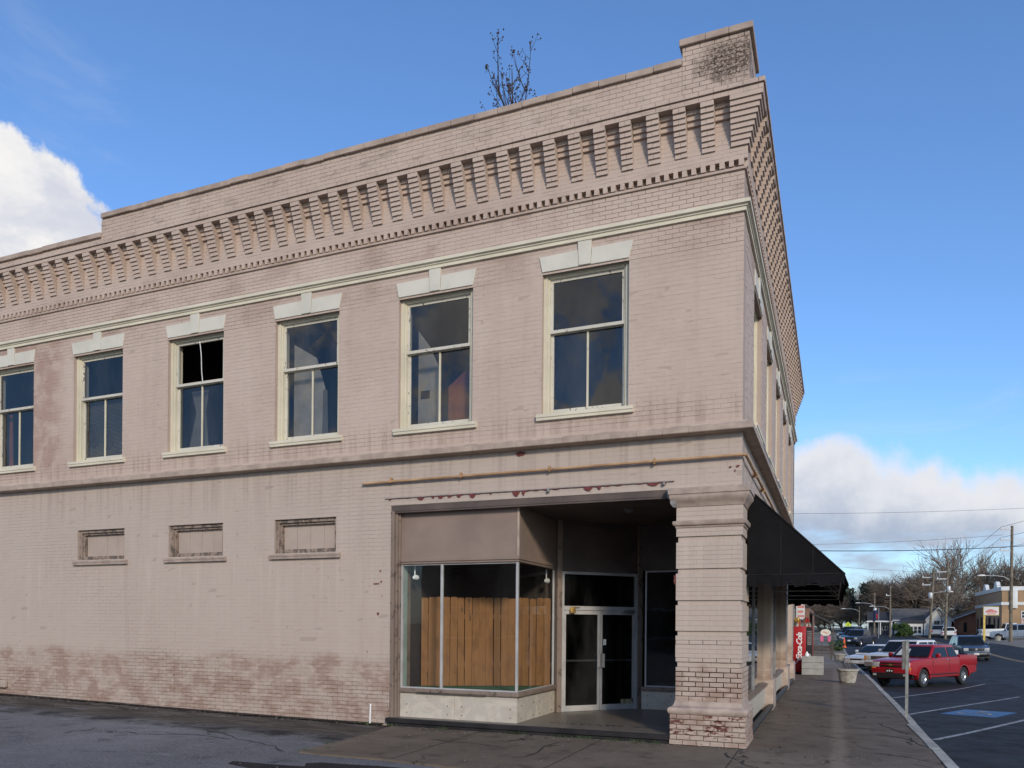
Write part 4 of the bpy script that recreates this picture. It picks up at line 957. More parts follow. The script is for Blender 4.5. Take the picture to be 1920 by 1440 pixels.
# narrow display along the street front
MB().box(-.97, -.93, .90, RY, .14, 3.8).build('display_back', 'dark_inside', shop)
for y0, y1 in ((.93, 5.74), (6.58, 11.58), (12.43, 15.18)):
    MB().box(-.10, -.07, y0, y1, .139, .53).build('marble_slab', 'marble', shop, bevel=.003)
    MB().prism([(-.22, .532), (-.03, .532), (-.03, .575), (-.12, .60), (-.22, .60)], 'y', y0, y1).build('window_sill', 'jamb_paint', shop)
    MB().quad((-.125, y0, .60), (-.125, y1, .60), (-.125, y1, 2.9), (-.125, y0, 2.9)).build('shop_pane', 'shop_glass', shop)
    MB().box(-.16, -.10, y0, y1, 2.88, 3.86).build('sign_panel', 'panel_paint', shop)
    yy = y0 if y0 > 2 else 2.35
    k = 0
    while yy < y1 - .1:
        MB().box(-.30, -.27, yy, min(yy + .58, y1) - .006, .6, 2.9).build('board', 'dark_wood', shop); yy += .58
    for y in (y0 + (y1 - y0) * .5,): MB().box(-.15, -.10, y - .02, y + .02, .6, 2.88).build('mullion', 'aluminium_dark', shop)
# floor lettering in the entry
me = text_mesh('floor_lettering', 'WILLIAMS &', .25, 'terrazzo_letter', 0, .0008, 0.004, 1.25)
o = bpy.data.objects.new('floor_lettering', me); COL.objects.link(o); o.parent = shop; o.location = (-2.40, .55, .1402); o.rotation_euler = (0, 0, R_(3)); o.scale = (.98, .75, 1)
me = text_mesh('floor_lettering', 'CO.', .22, 'terrazzo_letter', 0, .0008, 0.004, 1.2)
o = bpy.data.objects.new('floor_lettering', me); COL.objects.link(o); o.parent = shop; o.location = (-1.24, 1.15, .1402); o.rotation_euler = (0, 0, R_(55))
b = MB(); b.lathe([(.10, 0), (.10, -.03), (.06, -.07), (.01, -.09)], (-1.95, 1.0, 3.80), 16); b.build('ceiling_lamp', 'inside_plaster', shop, smooth=40)

# ---- awning over the street front
aw = thing('awning', 'black canvas awning with scalloped valance over the street front', 'awning', (0, .55, 2.4))
AY0, AY1, AT, AX, AZ, VB = .55, 11.9, 3.93, 1.42, 2.60, 2.40
b = MB(); n = 24
def ac(x, y, z): return (x, y - AY0, z - 2.4)
for t in (0, .03):
    pass
b.add([ac(.05, AY0, AT), ac(AX, AY0, AZ), ac(AX, AY1, AZ), ac(.05, AY1, AT), ac(.05, AY0, AT - .02), ac(AX - .02, AY0, AZ - .02), ac(AX - .02, AY1, AZ - .02), ac(.05, AY1, AT - .02)], [(0, 1, 2, 3), (4, 7, 6, 5), (0, 3, 7, 4), (1, 5, 6, 2), (0, 4, 5, 1), (3, 2, 6, 7)])
b.build('canopy', 'black_canvas', aw)
for y in (AY0, AY1): MB().add([ac(.04, y, AT - .005), ac(AX - .012, y, AZ - .004), ac(.04, y, AZ - .004)], [(0, 1, 2)]) if False else None
for y in (AY0 + .001, AY1 - .012):
    q = MB(); q.add([ac(.04, y, AT - .01), ac(AX - .02, y, AZ - .001), ac(.04, y, AZ - .001), ac(.04, y + .01, AT - .01), ac(AX - .02, y + .01, AZ - .001), ac(.04, y + .01, AZ - .001)], [(0, 1, 2), (5, 4, 3), (0, 3, 4, 1), (1, 4, 5, 2), (2, 5, 3, 0)]); q.build('end_panel', 'black_canvas', aw)
for y in (AY0 - .004,): MB().tube([ac(.05, y, AT), ac(AX, y, AZ)], .012, 6).build('edge_piping', 'canvas_trim', aw); MB().tube([ac(.05, y, AZ), ac(AX, y, AZ)], .009, 6).build('edge_piping', 'canvas_trim', aw)
MB().tube([ac(AX, AY0, AZ), ac(AX, AY1, AZ)], .012, 6).build('edge_piping', 'canvas_trim', aw)
for x in (.52, .98): MB().box(x - .006, x + .006, -.003, .002, AZ - 2.4, AT - (AT - AZ) * (x - .05) / (AX - .05) - 2.4 - .01).build('seam', 'canvas_trim', aw)
def valance(p0, p1, n, seed):
    j = random.Random(seed); q = MB(); top = []; bot = []
    m = n * 6
    for i in range(m + 1):
        t = i / m; x = p0[0] + (p1[0] - p0[0]) * t; y = p0[1] + (p1[1] - p0[1]) * t; s = (i % 6) / 6
        lobe = VB + (.045 if (i // 6) % 2 else 0.0) + .018 * abs(math.sin(t * 23 + seed)); o = .012 * math.sin(t * 19 + seed)
        dx, dy = (p1[1] - p0[1]), -(p1[0] - p0[0]); L = math.hypot(dx, dy); tx, ty = dx / L, dy / L
        flare = .05
        top.append(ac(x, y, AZ)); bot.append(ac(x + tx * (flare + o), y + ty * (flare + o), lobe))
    N = len(top); q.v = top + bot + [(a[0] - .004 * tx, a[1] - .004 * ty, a[2]) for a in top] + [(a[0] - .004 * tx, a[1] - .004 * ty, a[2]) for a in bot]
    for i in range(N - 1): q.f += [(i, i + 1, N + i + 1, N + i), (2 * N + i, 3 * N + i, 3 * N + i + 1, 2 * N + i + 1), (N + i, N + i + 1, 3 * N + i + 1, 3 * N + i)]
    return q.build('valance', 'black_canvas', aw)
valance((.04, AY0), (AX, AY0), 8, 1); valance((AX, AY0), (AX, AY1), 60, 2); valance((AX, AY1), (.04, AY1), 8, 3)
b = MB()
for y in (AY0 + .05, 3.4, 6.2, 9.0, AY1 - .05):
    b.tube([ac(.04, y, AT - .04), ac(AX - .03, y, AZ - .01)], .014, 6); b.tube([ac(.02, y, AZ + .0), ac(AX - .03, y, AZ - .01)], .014, 6)
b.tube([ac(AX - .03, AY0 + .05, AZ - .01), ac(AX - .03, AY1 - .05, AZ - .01)], .014, 6); b.build('frame', 'aluminium_dark', aw)

# ---- sapling rooted behind the parapet
def sapling():
    r = thing('roof_sapling', 'bare twiggy sapling growing from the roof behind the parapet', 'sapling', (-3.87, .5, 9.56))
    j = random.Random(8); b = MB(); buds = MB()
    def grow(p, d, L, rad, lev):
        pts = [p]; q = p.copy(); dd = d.copy(); n = 6
        for i in range(n):
            dd = (dd + Vector((j.uniform(-.1, .1), j.uniform(-.1, .1), .09))).normalized(); q = q + dd * L / n; pts.append(q.copy())
        b.tube(pts, [rad * (1 - .75 * i / n) for i in range(n + 1)], 5)
        if lev == 2 or (lev == 1 and L > .3):
            for _ in range(10 if lev == 1 else 4): 
                c = pts[-1] + Vector((j.gauss(0, .018), j.gauss(0, .018), j.gauss(-.02, .04))); s = j.uniform(.010, .018)
                buds.add([c + Vector(v) * s for v in ((1, 0, 0), (-1, 0, 0), (0, 1, 0), (0, -1, 0), (0, 0, 1.4), (0, 0, -1.4))], [(0, 2, 4), (2, 1, 4), (1, 3, 4), (3, 0, 4), (2, 0, 5), (1, 2, 5), (3, 1, 5), (0, 3, 5)])
        if lev < 2:
            for i in range(4 if lev else 5):
                t = j.uniform(.25, .95); k = int(t * n); a = j.uniform(0, 6.28); sd = Vector((math.cos(a), math.sin(a), .9)).normalized()
                grow(pts[k], sd, L * j.uniform(.28, .5), rad * .5, lev + 1)
    grow(Vector((0, 0, 0)), Vector((.02, 0, 1)), 1.98, .030, 0)
    for a, L, rr in ((2.9, 2.05, .025), (3.6, 1.75, .020), (.1, 1.85, .022), (.6, 1.55, .018), (2.2, 1.6, .018)): grow(Vector((0, 0, .3)), Vector((math.cos(a) * .30, math.sin(a) * .2, 1)).normalized(), L * .80, rr, 0 if L > 1.8 else 1)
    b.build('stems', 'twig_bark', r); tag(buds.build('buds', 'twig_bark', r), kind='stuff')
simple('twig_bark', (0.055, 0.038, 0.032), 0.85, 0.3, 8.0)
sapling()

# ------------------------------------------------------------------ vehicles
def car_paint(name, c, metallic=0.15): return simple(name, c, 0.34, 0.03, 1.0, metallic=metallic, bstr=0, coat=0.35)
car_paint('paint_red', (0.33, 0.006, 0.012)); car_paint('paint_white', (0.62, 0.62, 0.60), 0.0); car_paint('paint_navy', (0.016, 0.026, 0.050)); car_paint('paint_blue_dark', (0.020, 0.040, 0.085))
car_paint('paint_silver', (0.42, 0.44, 0.46), 0.5); car_paint('paint_graphite', (0.045, 0.05, 0.055)); car_paint('paint_pale_blue', (0.36, 0.42, 0.50), 0.4)
simple('tyre', (0.018, 0.018, 0.018), 0.85, 0.2, 10.0, objspace=True); simple('chrome', (0.62, 0.62, 0.62), 0.22, 0.05, 4.0, metallic=0.9, bstr=0); simple('car_black', (0.012, 0.012, 0.013), 0.5, 0.1, 4.0, bstr=0)
simple('car_glass', (0.010, 0.012, 0.014), 0.08, 0.1, 2.0, bstr=0, spec=0.35); simple('lamp_clear', (0.42, 0.42, 0.40), 0.15, 0.05, 6.0, bstr=0); simple('lamp_amber', (0.60, 0.22, 0.02), 0.2, 0.05, 6.0, bstr=0); simple('lamp_red', (0.35, 0.01, 0.01), 0.2, 0.05, 6.0, bstr=0)
simple('sunshade', (0.55, 0.57, 0.56), 0.5, 0.08, 3.0, bstr=0)

def vehicle(name, label, cat, axle_xy, theta, L=4.6, W=1.78, H=1.6, wb=2.75, fo=.85, r=.34, belt=.98, hood=.92, cab=(-1.0, -.35, 1.3, 2.0), bed=None, splits=(.35,), paint='paint_white', group=None, rim='chrome', grille='car_black', taper=.10, axle_side=1, detail=2, sill=.32, bumper='same', extra=None):
    """local: nose toward -y, driver side toward +x, origin on the ground mid wheelbase; axle_xy = front wheel on axle_side"""
    ca, sa = math.cos(-theta), math.sin(-theta)
    lx, ly = axle_side * W / 2, -wb / 2
    ox, oy = axle_xy[0] - (lx * ca - ly * sa), axle_xy[1] - (lx * sa + ly * ca)
    def gl(u, v): return G(ox + u * ca - v * sa, oy + u * sa + v * ca)
    zf = (gl(-W / 2, -wb / 2) + gl(W / 2, -wb / 2)) / 2; zr = (gl(-W / 2, wb / 2) + gl(W / 2, wb / 2)) / 2; zl = (gl(-W / 2, -wb / 2) + gl(-W / 2, wb / 2)) / 2; zrr = (gl(W / 2, -wb / 2) + gl(W / 2, wb / 2)) / 2
    root = thing(name, label, cat, (ox, oy, (zf + zr) / 2 + .004), 0, group)
    root.rotation_euler = (math.atan2(zr - zf, wb), -math.atan2(zrr - zl, W), -theta)
    yf, yr = -wb / 2 - fo, -wb / 2 - fo + L; fw, rw = -wb / 2, wb / 2; ra = r + .075
    y0, y1, y2, y3 = cab
    top_rear = .80 if bed else belt - .02
    prof = [(yf, sill + .10), (yf - .0, hood - .20), (yf + .06, hood - .07), (yf + .25, hood), (y0 - .05, hood + .06), (y0 + .05, belt)]
    prof += [(y3 - .02, belt)]
    prof += [(y3, top_rear), (yr, top_rear)] if bed else [(min(y3 + .25, yr - .12), belt - .015), (yr - .10, belt - .04), (yr, belt - .15)]
    prof += [(yr, sill + .08)]
    def arch(c): return [(c + ra * math.cos(t), r + ra * math.sin(t)) for t in np.linspace(-.12, math.pi + .12, 11)]
    prof += [(rw + ra + .1, sill)] + arch(rw) + [(rw - ra - .06, sill - .06), (fw + ra + .06, sill - .06)] + arch(fw) + [(fw - ra - .05, sill + .02)]
    b = MB(); b.prism(prof, 'x', -W / 2, W / 2)
    body = b.build('body', paint, root)
    bm = bmesh.new(); bm.from_mesh(body.data)
    es = [e for e in bm.edges if all(v.co.z > r + ra + .02 or v.co.y < yf + .02 or v.co.y > yr - .02 for v in e.verts) and e.calc_face_angle(0) > .5 and abs(e.verts[0].co.x - e.verts[1].co.x) < .01]
    bmesh.ops.bevel(bm, geom=es, offset=.055, segments=3, affect='EDGES', profile=.55, clamp_overlap=True)
    for v in bm.verts:
        t = max(0, (-v.co.y + fw + .1) / (fo + .1)); v.co.x *= 1 - taper * t * t
        t = max(0, (v.co.y - rw - .1) / (L - fo - wb)); v.co.x *= 1 - taper * .4 * t * t
    for f in bm.faces: f.smooth = True
    for e in bm.edges:
        if len(e.link_faces) == 2 and e.calc_face_angle(0) > R_(38): e.smooth = False
    bm.to_mesh(body.data); bm.free()
    # greenhouse
    hb, ht = W / 2 - .045, W / 2 - .20
    def hw(z): return hb + (ht - hb) * (z - belt) / (H - belt)
    g = MB(); g.add([(-hb, y0, belt - .03), (hb, y0, belt - .03), (hb, y3, belt - .03), (-hb, y3, belt - .03), (-ht, y1, H), (ht, y1, H), (ht, y2, H), (-ht, y2, H)], [(0, 3, 2, 1), (4, 5, 6, 7), (0, 1, 5, 4), (1, 2, 6, 5), (2, 3, 7, 6), (3, 0, 4, 7)])
    g.build('cabin', paint, root, bevel=.07)
    def fr(z): return y0 + (y1 - y0) * (z - belt) / (H - belt)
    def re(z): return y3 + (y2 - y3) * (z - belt) / (H - belt)
    zb_, zt_ = belt + .015, H - .10
    edges = [None, *splits, None]
    for sx in (-1, 1):
        for k in range(len(edges) - 1):
            def yl(z): return fr(z) + .10 if edges[k] is None else edges[k] + .045
            def yh(z): return re(z) - .10 if edges[k + 1] is None else edges[k + 1] - .045
            if yh(zt_) - yl(zt_) < .08 and yh(zb_) - yl(zb_) < .08: continue
            pts = [(yl(zb_), zb_), (yh(zb_), zb_), (max(yh(zt_), yl(zt_) + .04), zt_), (min(yl(zt_), yh(zt_) - .04), zt_)]
            MB().quad(*[(sx * (hw(z) + .007), y, z) for y, z in pts]).build('side_window', 'car_glass', root)
    def screen(ya, yb, sgn, nm):
        pts = []
        for t, z in ((0, belt + .03), (1, H - .075)):
            tt = (z - belt) / (H - belt); y = ya + (yb - ya) * tt; x = hw(z) - .075
            pts.append((x, y, z))
        nrm = Vector((0, sgn * (H - belt), abs(yb - ya))).normalized() * .009
        (xa, a, za), (xb, c, zb2) = pts
        MB().quad((-xa, a + nrm.y, za + nrm.z), (xa, a + nrm.y, za + nrm.z), (xb, c + nrm.y, zb2 + nrm.z), (-xb, c + nrm.y, zb2 + nrm.z)).build(nm, 'car_glass', root)
    screen(y0, y1, -1, 'windscreen'); screen(y3, y2, 1, 'rear_window')
    # wheels
    for sx in (-1, 1):
        for yw in (fw, rw):
            t = MB(); w_ = .21; t.lathe([(r * .60, -w_ / 2 + .085), (r * .61, -w_ / 2), (r * .93, -w_ / 2), (r, -w_ / 2 + .03), (r, w_ / 2 - .03), (r * .93, w_ / 2), (r * .61, w_ / 2), (r * .60, w_ / 2 - .085)], (0, 0, 0), 22, 'x'); wh = t.build('wheel', 'tyre', root, smooth=40); wh.location = (sx * (W / 2 - .105), yw, r)
            q = MB(); xo = sx * (w_ / 2 - .02); q.lathe([(r * .61, xo - sx * .05), (r * .63, xo), (r * .56, xo - sx * .012), (r * .50, xo - sx * .045), (.03, xo - sx * .045)], (0, 0, 0), 20, 'x')
            for kk in range(5 if detail else 0):
                a = kk * 2 * math.pi / 5 + .3; d = Vector((0, math.cos(a), math.sin(a))); nn = Vector((0, -d.z, d.y)) * .035; p0, p1 = d * .04, d * r * .56; X = Vector((xo - sx * .012, 0, 0)); X2 = Vector((xo - sx * .05, 0, 0))
                q.add([p0 + nn * 1.2 + X, p0 - nn * 1.2 + X, p1 - nn + X, p1 + nn + X, p0 + nn * 1.2 + X2, p0 - nn * 1.2 + X2, p1 - nn + X2, p1 + nn + X2], [(0, 1, 2, 3), (4, 7, 6, 5), (0, 4, 5, 1), (1, 5, 6, 2), (2, 6, 7, 3), (3, 7, 4, 0)])
            q.lathe([(.05, xo - sx * .04), (.045, xo - sx * .005), (.01, xo)], (0, 0, 0), 10, 'x')
            q.build('rim', rim, wh, smooth=40)
    ub = MB(); ub.box(-W / 2 + .12, W / 2 - .12, yf + .2, yr - .15, sill - .08, .66); ub.build('underbody', 'car_black', root)
    nw = W / 2 * (1 - taper)
    # front
    gm = MB(); gm.box(-nw + .34, nw - .34, yf - .012, yf + .05, hood - .30, hood - .12)
    gr = gm.build('grille', grille, root, bevel=.012)
    for sx in (-1, 1):
        MB().box(min(sx * (nw - .02), sx * (nw - .32)), max(sx * (nw - .02), sx * (nw - .32)), yf - .015, yf + .10, hood - .30, hood - .10).build('headlight', 'lamp_clear', root, bevel=.015)
        MB().box(min(sx * (W / 2 + .02), sx * (W / 2 + .19)), max(sx * (W / 2 + .02), sx * (W / 2 + .19)), y0 + .28, y0 + .40, belt + .0, belt + .17).build('mirror', paint, root, bevel=.035)
        MB().box(min(sx * (W / 2 * .93), sx * (W / 2 * .76)), max(sx * (W / 2 * .93), sx * (W / 2 * .76)), yr - .06, yr + .008, belt - .36, belt - .08).build('tail_light', 'lamp_red', root, bevel=.012)
    MB().box(-nw + .02, nw - .02, yf - .07, yf + .06, sill + .10, sill + .30).build('front_bumper', paint if bumper == 'same' else bumper, root, bevel=.03)
    MB().box(-W / 2 + .06, W / 2 - .06, yr - .05, yr + .06, sill + .12, sill + .30).build('rear_bumper', paint if bumper == 'same' else bumper, root, bevel=.03)
    if detail:
        MB().box(-.155, .155, yf - .083, yf - .072, sill + .14, sill + .28).build('number_plate', 'print_black' if detail == 3 else 'print_white', root)
        sm = MB()
        ds = [fr(belt) + .18, *splits]
        for sx in (-1, 1):
            for y in ds + ([re(belt) - .03] if bed else []): sm.box(min(sx * W / 2 - .004, sx * W / 2 + .003), max(sx * W / 2 - .004, sx * W / 2 + .003), y - .005, y + .005, sill + .10, belt - .05)
        sm.build('door_seams', 'car_black', root)
        for sx in (-1, 1):
            for y in list(splits)[:2]: MB().box(min(sx * (W / 2 - .005), sx * (W / 2 + .03)), max(sx * (W / 2 - .005), sx * (W / 2 + .03)), y - .24, y - .07, belt - .12, belt - .08).build('door_handle', 'chrome', root, bevel=.008)
        for sx in (-1, 1):
            for c in (fw, rw): MB().tube([(sx * (W / 2 - .004), c + (ra + .012) * math.cos(t), r + (ra + .012) * math.sin(t)) for t in np.linspace(.0, math.pi, 13)], .022, 6).build('wheel_flare', paint, root, smooth=60)
        MB().box(-hb + .06, hb - .06, y0 - .07, y0 + .03, hood + .055, hood + .075).build('cowl', 'car_black', root)
        for x in (-.35, .25): MB().tube([(x, y0 - .03, belt + .01), (x + .38, y0 + (y1 - y0) * .30 - .03, belt + (H - belt) * .30 + .01)], .009, 4).build('wiper', 'car_black', root)
        MB().box(-.30, .30, y0 + .55, y0 + .62, belt + .02, belt + .04).build('dash', 'car_black', root)
        for sx in (-1, 1): MB().box(min(sx * (W / 2 - .01), sx * (W / 2 + .012)), max(sx * (W / 2 - .01), sx * (W / 2 + .012)), fw + ra + .05, rw - ra - .05, sill + .02, sill + .07).build('rocker_strip', 'car_black', root)
    if bed:
        for sx in (-1, 1): MB().box(min(sx * (W / 2 - .003), sx * (W / 2 - .09)), max(sx * (W / 2 - .003), sx * (W / 2 - .09)), y3 + .03, yr - .004, .801, belt + .10 * 0 + .06).build('bed_side', paint, root, bevel=.02)
        MB().box(-W / 2 + .095, W / 2 - .095, yr - .07, yr - .006, .801, belt + .055).build('tailgate', paint, root, bevel=.015); MB().box(-W / 2 + .095, W / 2 - .095, y3 + .03, y3 + .08, .801, belt + .04).build('bed_front', paint, root); MB().box(-W / 2 + .095, W / 2 - .095, y3 + .08, yr - .075, .801, .812).build('bed_floor', 'car_black', root)
    return root, dict(yf=yf, yr=yr, fw=fw, rw=rw, nw=nw, hw=hw, fr=fr, belt=belt, H=H, W=W, y0=y0, y1=y1, hood=hood, sill=sill)

# red crew cab pickup
rt, q = vehicle('red_pickup', 'red crew cab pickup truck parked at an angle nearest the camera', 'pickup truck', (4.62, 22.9), R_(33), L=5.25, W=1.76, H=1.68, wb=3.2, fo=.88, r=.37, belt=1.17, hood=1.10, cab=(-1.05, -.42, 1.02, 1.28), bed=True, splits=(.40,), paint='paint_red', detail=3, bumper='same', sill=.45)
yf = q['yf']; nw = q['nw']
MB().box(-nw + .05, nw - .05, yf - .078, yf - .02, .36, .58).build('lower_valance', 'car_black', rt, bevel=.02)
MB().box(-nw + .33, nw - .33, yf - .03, yf + .02, q['hood'] - .225, q['hood'] - .185).build('grille_bar', 'paint_red', rt, bevel=.008)
MB().prism([(-.11, .88), (-.04, .88), (-.035, .86), (.045, .86), (.04, .88), (.11, .88), (.095, .915), (.04, .915), (.035, .935), (-.045, .935), (-.04, .915), (-.095, .915)], 'y', yf - .045, yf - .031).build('gold_emblem', 'brass', rt)
MB().add([], []); pl = MB(); pl.lathe([(.035, -.006), (.035, .0)], (0, yf - .083, .66), 12, 'y'); pl.box(-.12, -.07, yf - .088, yf - .084, .63, .68); pl.box(.07, .12, yf - .088, yf - .084, .63, .68); pl.build('plate_print', 'print_white', rt)
for sx in (-1, 1):
    MB().box(min(sx * (nw + .01), sx * (nw - .16)), max(sx * (nw + .01), sx * (nw - .16)), yf - .012, yf + .16, .70, .80).build('turn_lamp', 'lamp_amber', rt, bevel=.012); MB().box(min(sx * (nw - .1), sx * (nw - .24)), max(sx * (nw - .1), sx * (nw - .24)), yf - .085, yf - .07, .46, .54).build('fog_lamp', 'lamp_clear', rt)
z0, z1 = q['belt'] + .07, q['belt'] + .33
def wsy(z): return q['y0'] + (q['y1'] - q['y0']) * (z - q['belt']) / (q['H'] - q['belt']) - .016
MB().quad((-.62, wsy(z0), z0 + .01), (-.10, wsy(z0), z0 + .01), (-.14, wsy(z1), z1 + .01), (-.54, wsy(z1), z1 + .01)).build('sunshade', 'sunshade', rt)
# white extended cab pickup behind it
wt, q = vehicle('white_pickup', 'old white extended cab pickup with chrome grille between red pickup and white sedan', 'pickup truck', (4.75, 30.6), R_(33), L=5.6, W=1.96, H=1.78, wb=3.5, fo=.85, r=.37, belt=1.16, hood=1.13, cab=(-1.15, -.55, 1.05, 1.32), bed=True, splits=(.22, .78), paint='paint_white', grille='chrome', bumper='chrome', sill=.42)
yf = q['yf']; nw = q['nw']; b = MB()
for i in range(4): b.box(-nw + .36, nw - .36, yf - .02, yf - .012, .855 + i * .045, .88 + i * .045)
b.build('grille_slots', 'car_black', wt)
for sx in (-1, 1): MB().box(min(sx * (nw + .005), sx * (nw - .12)), max(sx * (nw + .005), sx * (nw - .12)), yf - .02, yf + .12, .82, 1.02).build('turn_lamp', 'lamp_amber', wt, bevel=.012)
# white sedan
vehicle('white_sedan', 'white sedan with rounded nose parked farthest along the kerb row', 'car', (3.75, 37.2), R_(33), L=4.8, W=1.80, H=1.42, wb=2.75, fo=.98, r=.32, belt=.93, hood=.78, cab=(-.95, -.05, 1.15, 1.95), splits=(.45,), paint='paint_white', taper=.22, sill=.26)
# oncoming dark SUV
sv, q = vehicle('dark_blue_suv', 'dark blue suv with headlights on driving toward the camera', 'suv', (11.35, 51.3), R_(-3), L=4.75, W=1.88, H=1.70, wb=2.75, fo=.95, r=.36, belt=1.06, hood=1.02, cab=(-.95, -.25, 1.75, 2.25), splits=(.40, 1.35), paint='paint_blue_dark', taper=.14, sill=.30, bumper='car_black')
yf = q['yf']; nw = q['nw']
MB().box(-nw + .2, nw - .2, yf - .085, yf - .06, .50, .54).build('chrome_strip', 'chrome', sv); b = MB(); b.lathe([(.075, -.012), (.075, 0)], (0, yf - .012, .83), 14, 'y'); b.build('badge', 'chrome', sv)
# far row on the near kerb
vehicle('dark_sport_truck', 'dark navy sport utility truck parked beyond the orange cone', 'pickup truck', (4.05, 80.5), R_(24), L=5.2, W=1.85, H=1.80, wb=3.2, fo=.85, r=.38, belt=1.15, hood=1.08, cab=(-1.0, -.4, 1.05, 1.25), bed=True, splits=(.35,), paint='paint_navy', detail=1, sill=.42)
vehicle('blue_suv', 'blue suv half hidden behind the dark sport utility truck', 'suv', (3.75, 88.0), R_(24), L=4.6, W=1.8, H=1.72, wb=2.7, r=.35, belt=1.05, hood=1.0, cab=(-.95, -.35, 1.6, 2.1), splits=(.4, 1.2), paint='paint_blue_dark', detail=0)
vehicle('graphite_suv', 'dark grey suv farthest in the row near the yellow crossing sign', 'suv', (3.6, 95.5), R_(24), L=4.8, W=1.9, H=1.85, wb=2.8, r=.37, belt=1.12, hood=1.08, cab=(-.95, -.35, 1.7, 2.2), splits=(.4, 1.3), paint='paint_graphite', detail=0)
# across the street
vehicle('white_lot_pickup', 'white pickup in the lot beside the yellow sign post', 'pickup truck', (22.0, 92.4), R_(-92), L=5.7, W=1.95, H=1.85, wb=3.6, fo=.9, r=.38, belt=1.18, hood=1.15, cab=(-1.1, -.5, .5, .72), bed=True, splits=(), paint='paint_white', axle_side=-1, detail=1, sill=.42)
vehicle('silver_suv', 'pale silver suv behind the tall utility pole at the right edge', 'suv', (17.9, 86.6), R_(112), L=4.7, W=1.85, H=1.72, wb=2.75, r=.36, belt=1.06, hood=1.02, cab=(-.95, -.25, 1.75, 2.2), splits=(.4, 1.3), paint='paint_pale_blue', axle_side=1, detail=1)
vehicle('white_hatchback', 'small white car seen from behind driving away up the street', 'car', (15.2, 112.5), R_(184), L=4.2, W=1.75, H=1.50, wb=2.6, r=.32, belt=.98, hood=.9, cab=(-.9, -.2, 1.45, 1.9), splits=(.4,), paint='paint_white', axle_side=1, detail=1)
vehicle('silver_wagon', 'silver suv just ahead of the small white car', 'suv', (14.7, 120.5), R_(184), L=4.7, W=1.85, H=1.75, wb=2.75, r=.36, belt=1.06, hood=1.02, cab=(-.95, -.25, 1.85, 2.25), splits=(.4, 1.3), paint='paint_silver', axle_side=1, detail=0)
vehicle('graphite_pickup', 'dark grey pickup in the shade beside the brick building', 'pickup truck', (20.6, 118.5), R_(170), L=5.3, W=1.9, H=1.8, wb=3.3, r=.37, belt=1.15, hood=1.1, cab=(-1.0, -.4, .9, 1.15), bed=True, splits=(.35,), paint='paint_graphite', axle_side=1, detail=0)

# ------------------------------------------------------------------ street furniture near by
simple('galvanised', (0.27, 0.27, 0.255), 0.5, 0.18, 6.0, metallic=0.5); simple('sign_back', (0.20, 0.19, 0.165), 0.55, 0.18, 5.0, metallic=0.3); simple('sign_blue', (0.03, 0.10, 0.38), 0.4, 0.05, 5.0)
pz = zs(5.5)
sp = thing('sign_post', 'grey steel post with a small parking sign seen edge on at the kerb', 'sign post', (2.64, 5.5, pz))
MB().prism([(-.028, -.022), (.028, -.022), (.028, -.008), (.012, -.008), (.012, .022), (-.012, .022), (-.012, -.008), (-.028, -.008)], 'z', 0, 1.56).build('post', 'galvanised', sp)
SM = Matrix.Rotation(R_(62), 4, 'Z')
MB().box(-.152, .152, .024, .030, .98, 1.55, M=SM).build('sign_plate', 'sign_back', sp); MB().box(-.14, .14, .0305, .032, .99, 1.54, M=SM).build('sign_face', 'sign_blue', sp)
b = MB()
for z in (1.08, 1.42): b.tube([tuple(SM @ Vector((0, -.03, z))), tuple(SM @ Vector((0, .036, z)))], .012, 6)
b.build('bolts', 'galvanised', sp)
simple('planter_stone', (0.42, 0.395, 0.35), 0.85, 0.12, 8.0, objspace=True, c2=(0.25, 0.23, 0.19)); simple('soil', (0.05, 0.037, 0.028), 0.95, 0.3, 12.0)
def planter(x, y, s, label, twigs, seed):
    r = thing('planter', label, 'planter', (x, y, zs(y)), 0, 'round stone planters on the sidewalk')
    b = MB(); b.lathe([(.20, 0), (.225, .02), (.235, .05), (.285, .36), (.30, .38), (.325, .39), (.335, .42), (.33, .45), (.29, .452), (.275, .40), (.05, .40)], (0, 0, 0), 28); b.build('pot', 'planter_stone', r, smooth=35)
    lt = MB()
    for i in range(20):
        for sg in (-1, 1):
            pts = []
            for k in range(6):
                t = k / 5; z = .06 + .30 * t; rad = .236 + (.285 - .235) * ((z - .05) / .31) + .001; a = 2 * math.pi * i / 20 + sg * t * .62; pts.append((rad * math.cos(a), rad * math.sin(a), z))
            lt.tube(pts, .0075, 4)
    lt.build('lattice_relief', 'planter_stone', r)
    MB().lathe([(.272, .405), (.1, .425), (.01, .43)], (0, 0, 0), 16).build('soil', 'soil', r)
    if twigs:
        j = random.Random(seed); t = MB()
        for i in range(26):
            a = j.uniform(0, 6.28); p = Vector((j.uniform(-.15, .15), j.uniform(-.15, .15), .41)); d = Vector((math.cos(a) * .6, math.sin(a) * .6, 1)).normalized(); pts = [p]
            for k in range(4): d = (d + Vector((j.gauss(0, .25), j.gauss(0, .25), j.gauss(-.12, .2)))).normalized(); pts.append(pts[-1] + d * twigs / 4)
            t.tube(pts, [.006, .005, .004, .003, .002], 4)
        t.build('dry_stems', 'twig_bark', r)
    r.scale = (s, s, s)
planter(1.72, 16.4, 1.04, 'stone planter with dry stems nearest on the sidewalk', .55, 3)
planter(1.62, 40.5, 1.08, 'empty pale stone planter farther along the sidewalk by the white sedan', 0, 4)
simple('cone_orange', (0.75, 0.10, 0.015), 0.5, 0.08, 3.0)
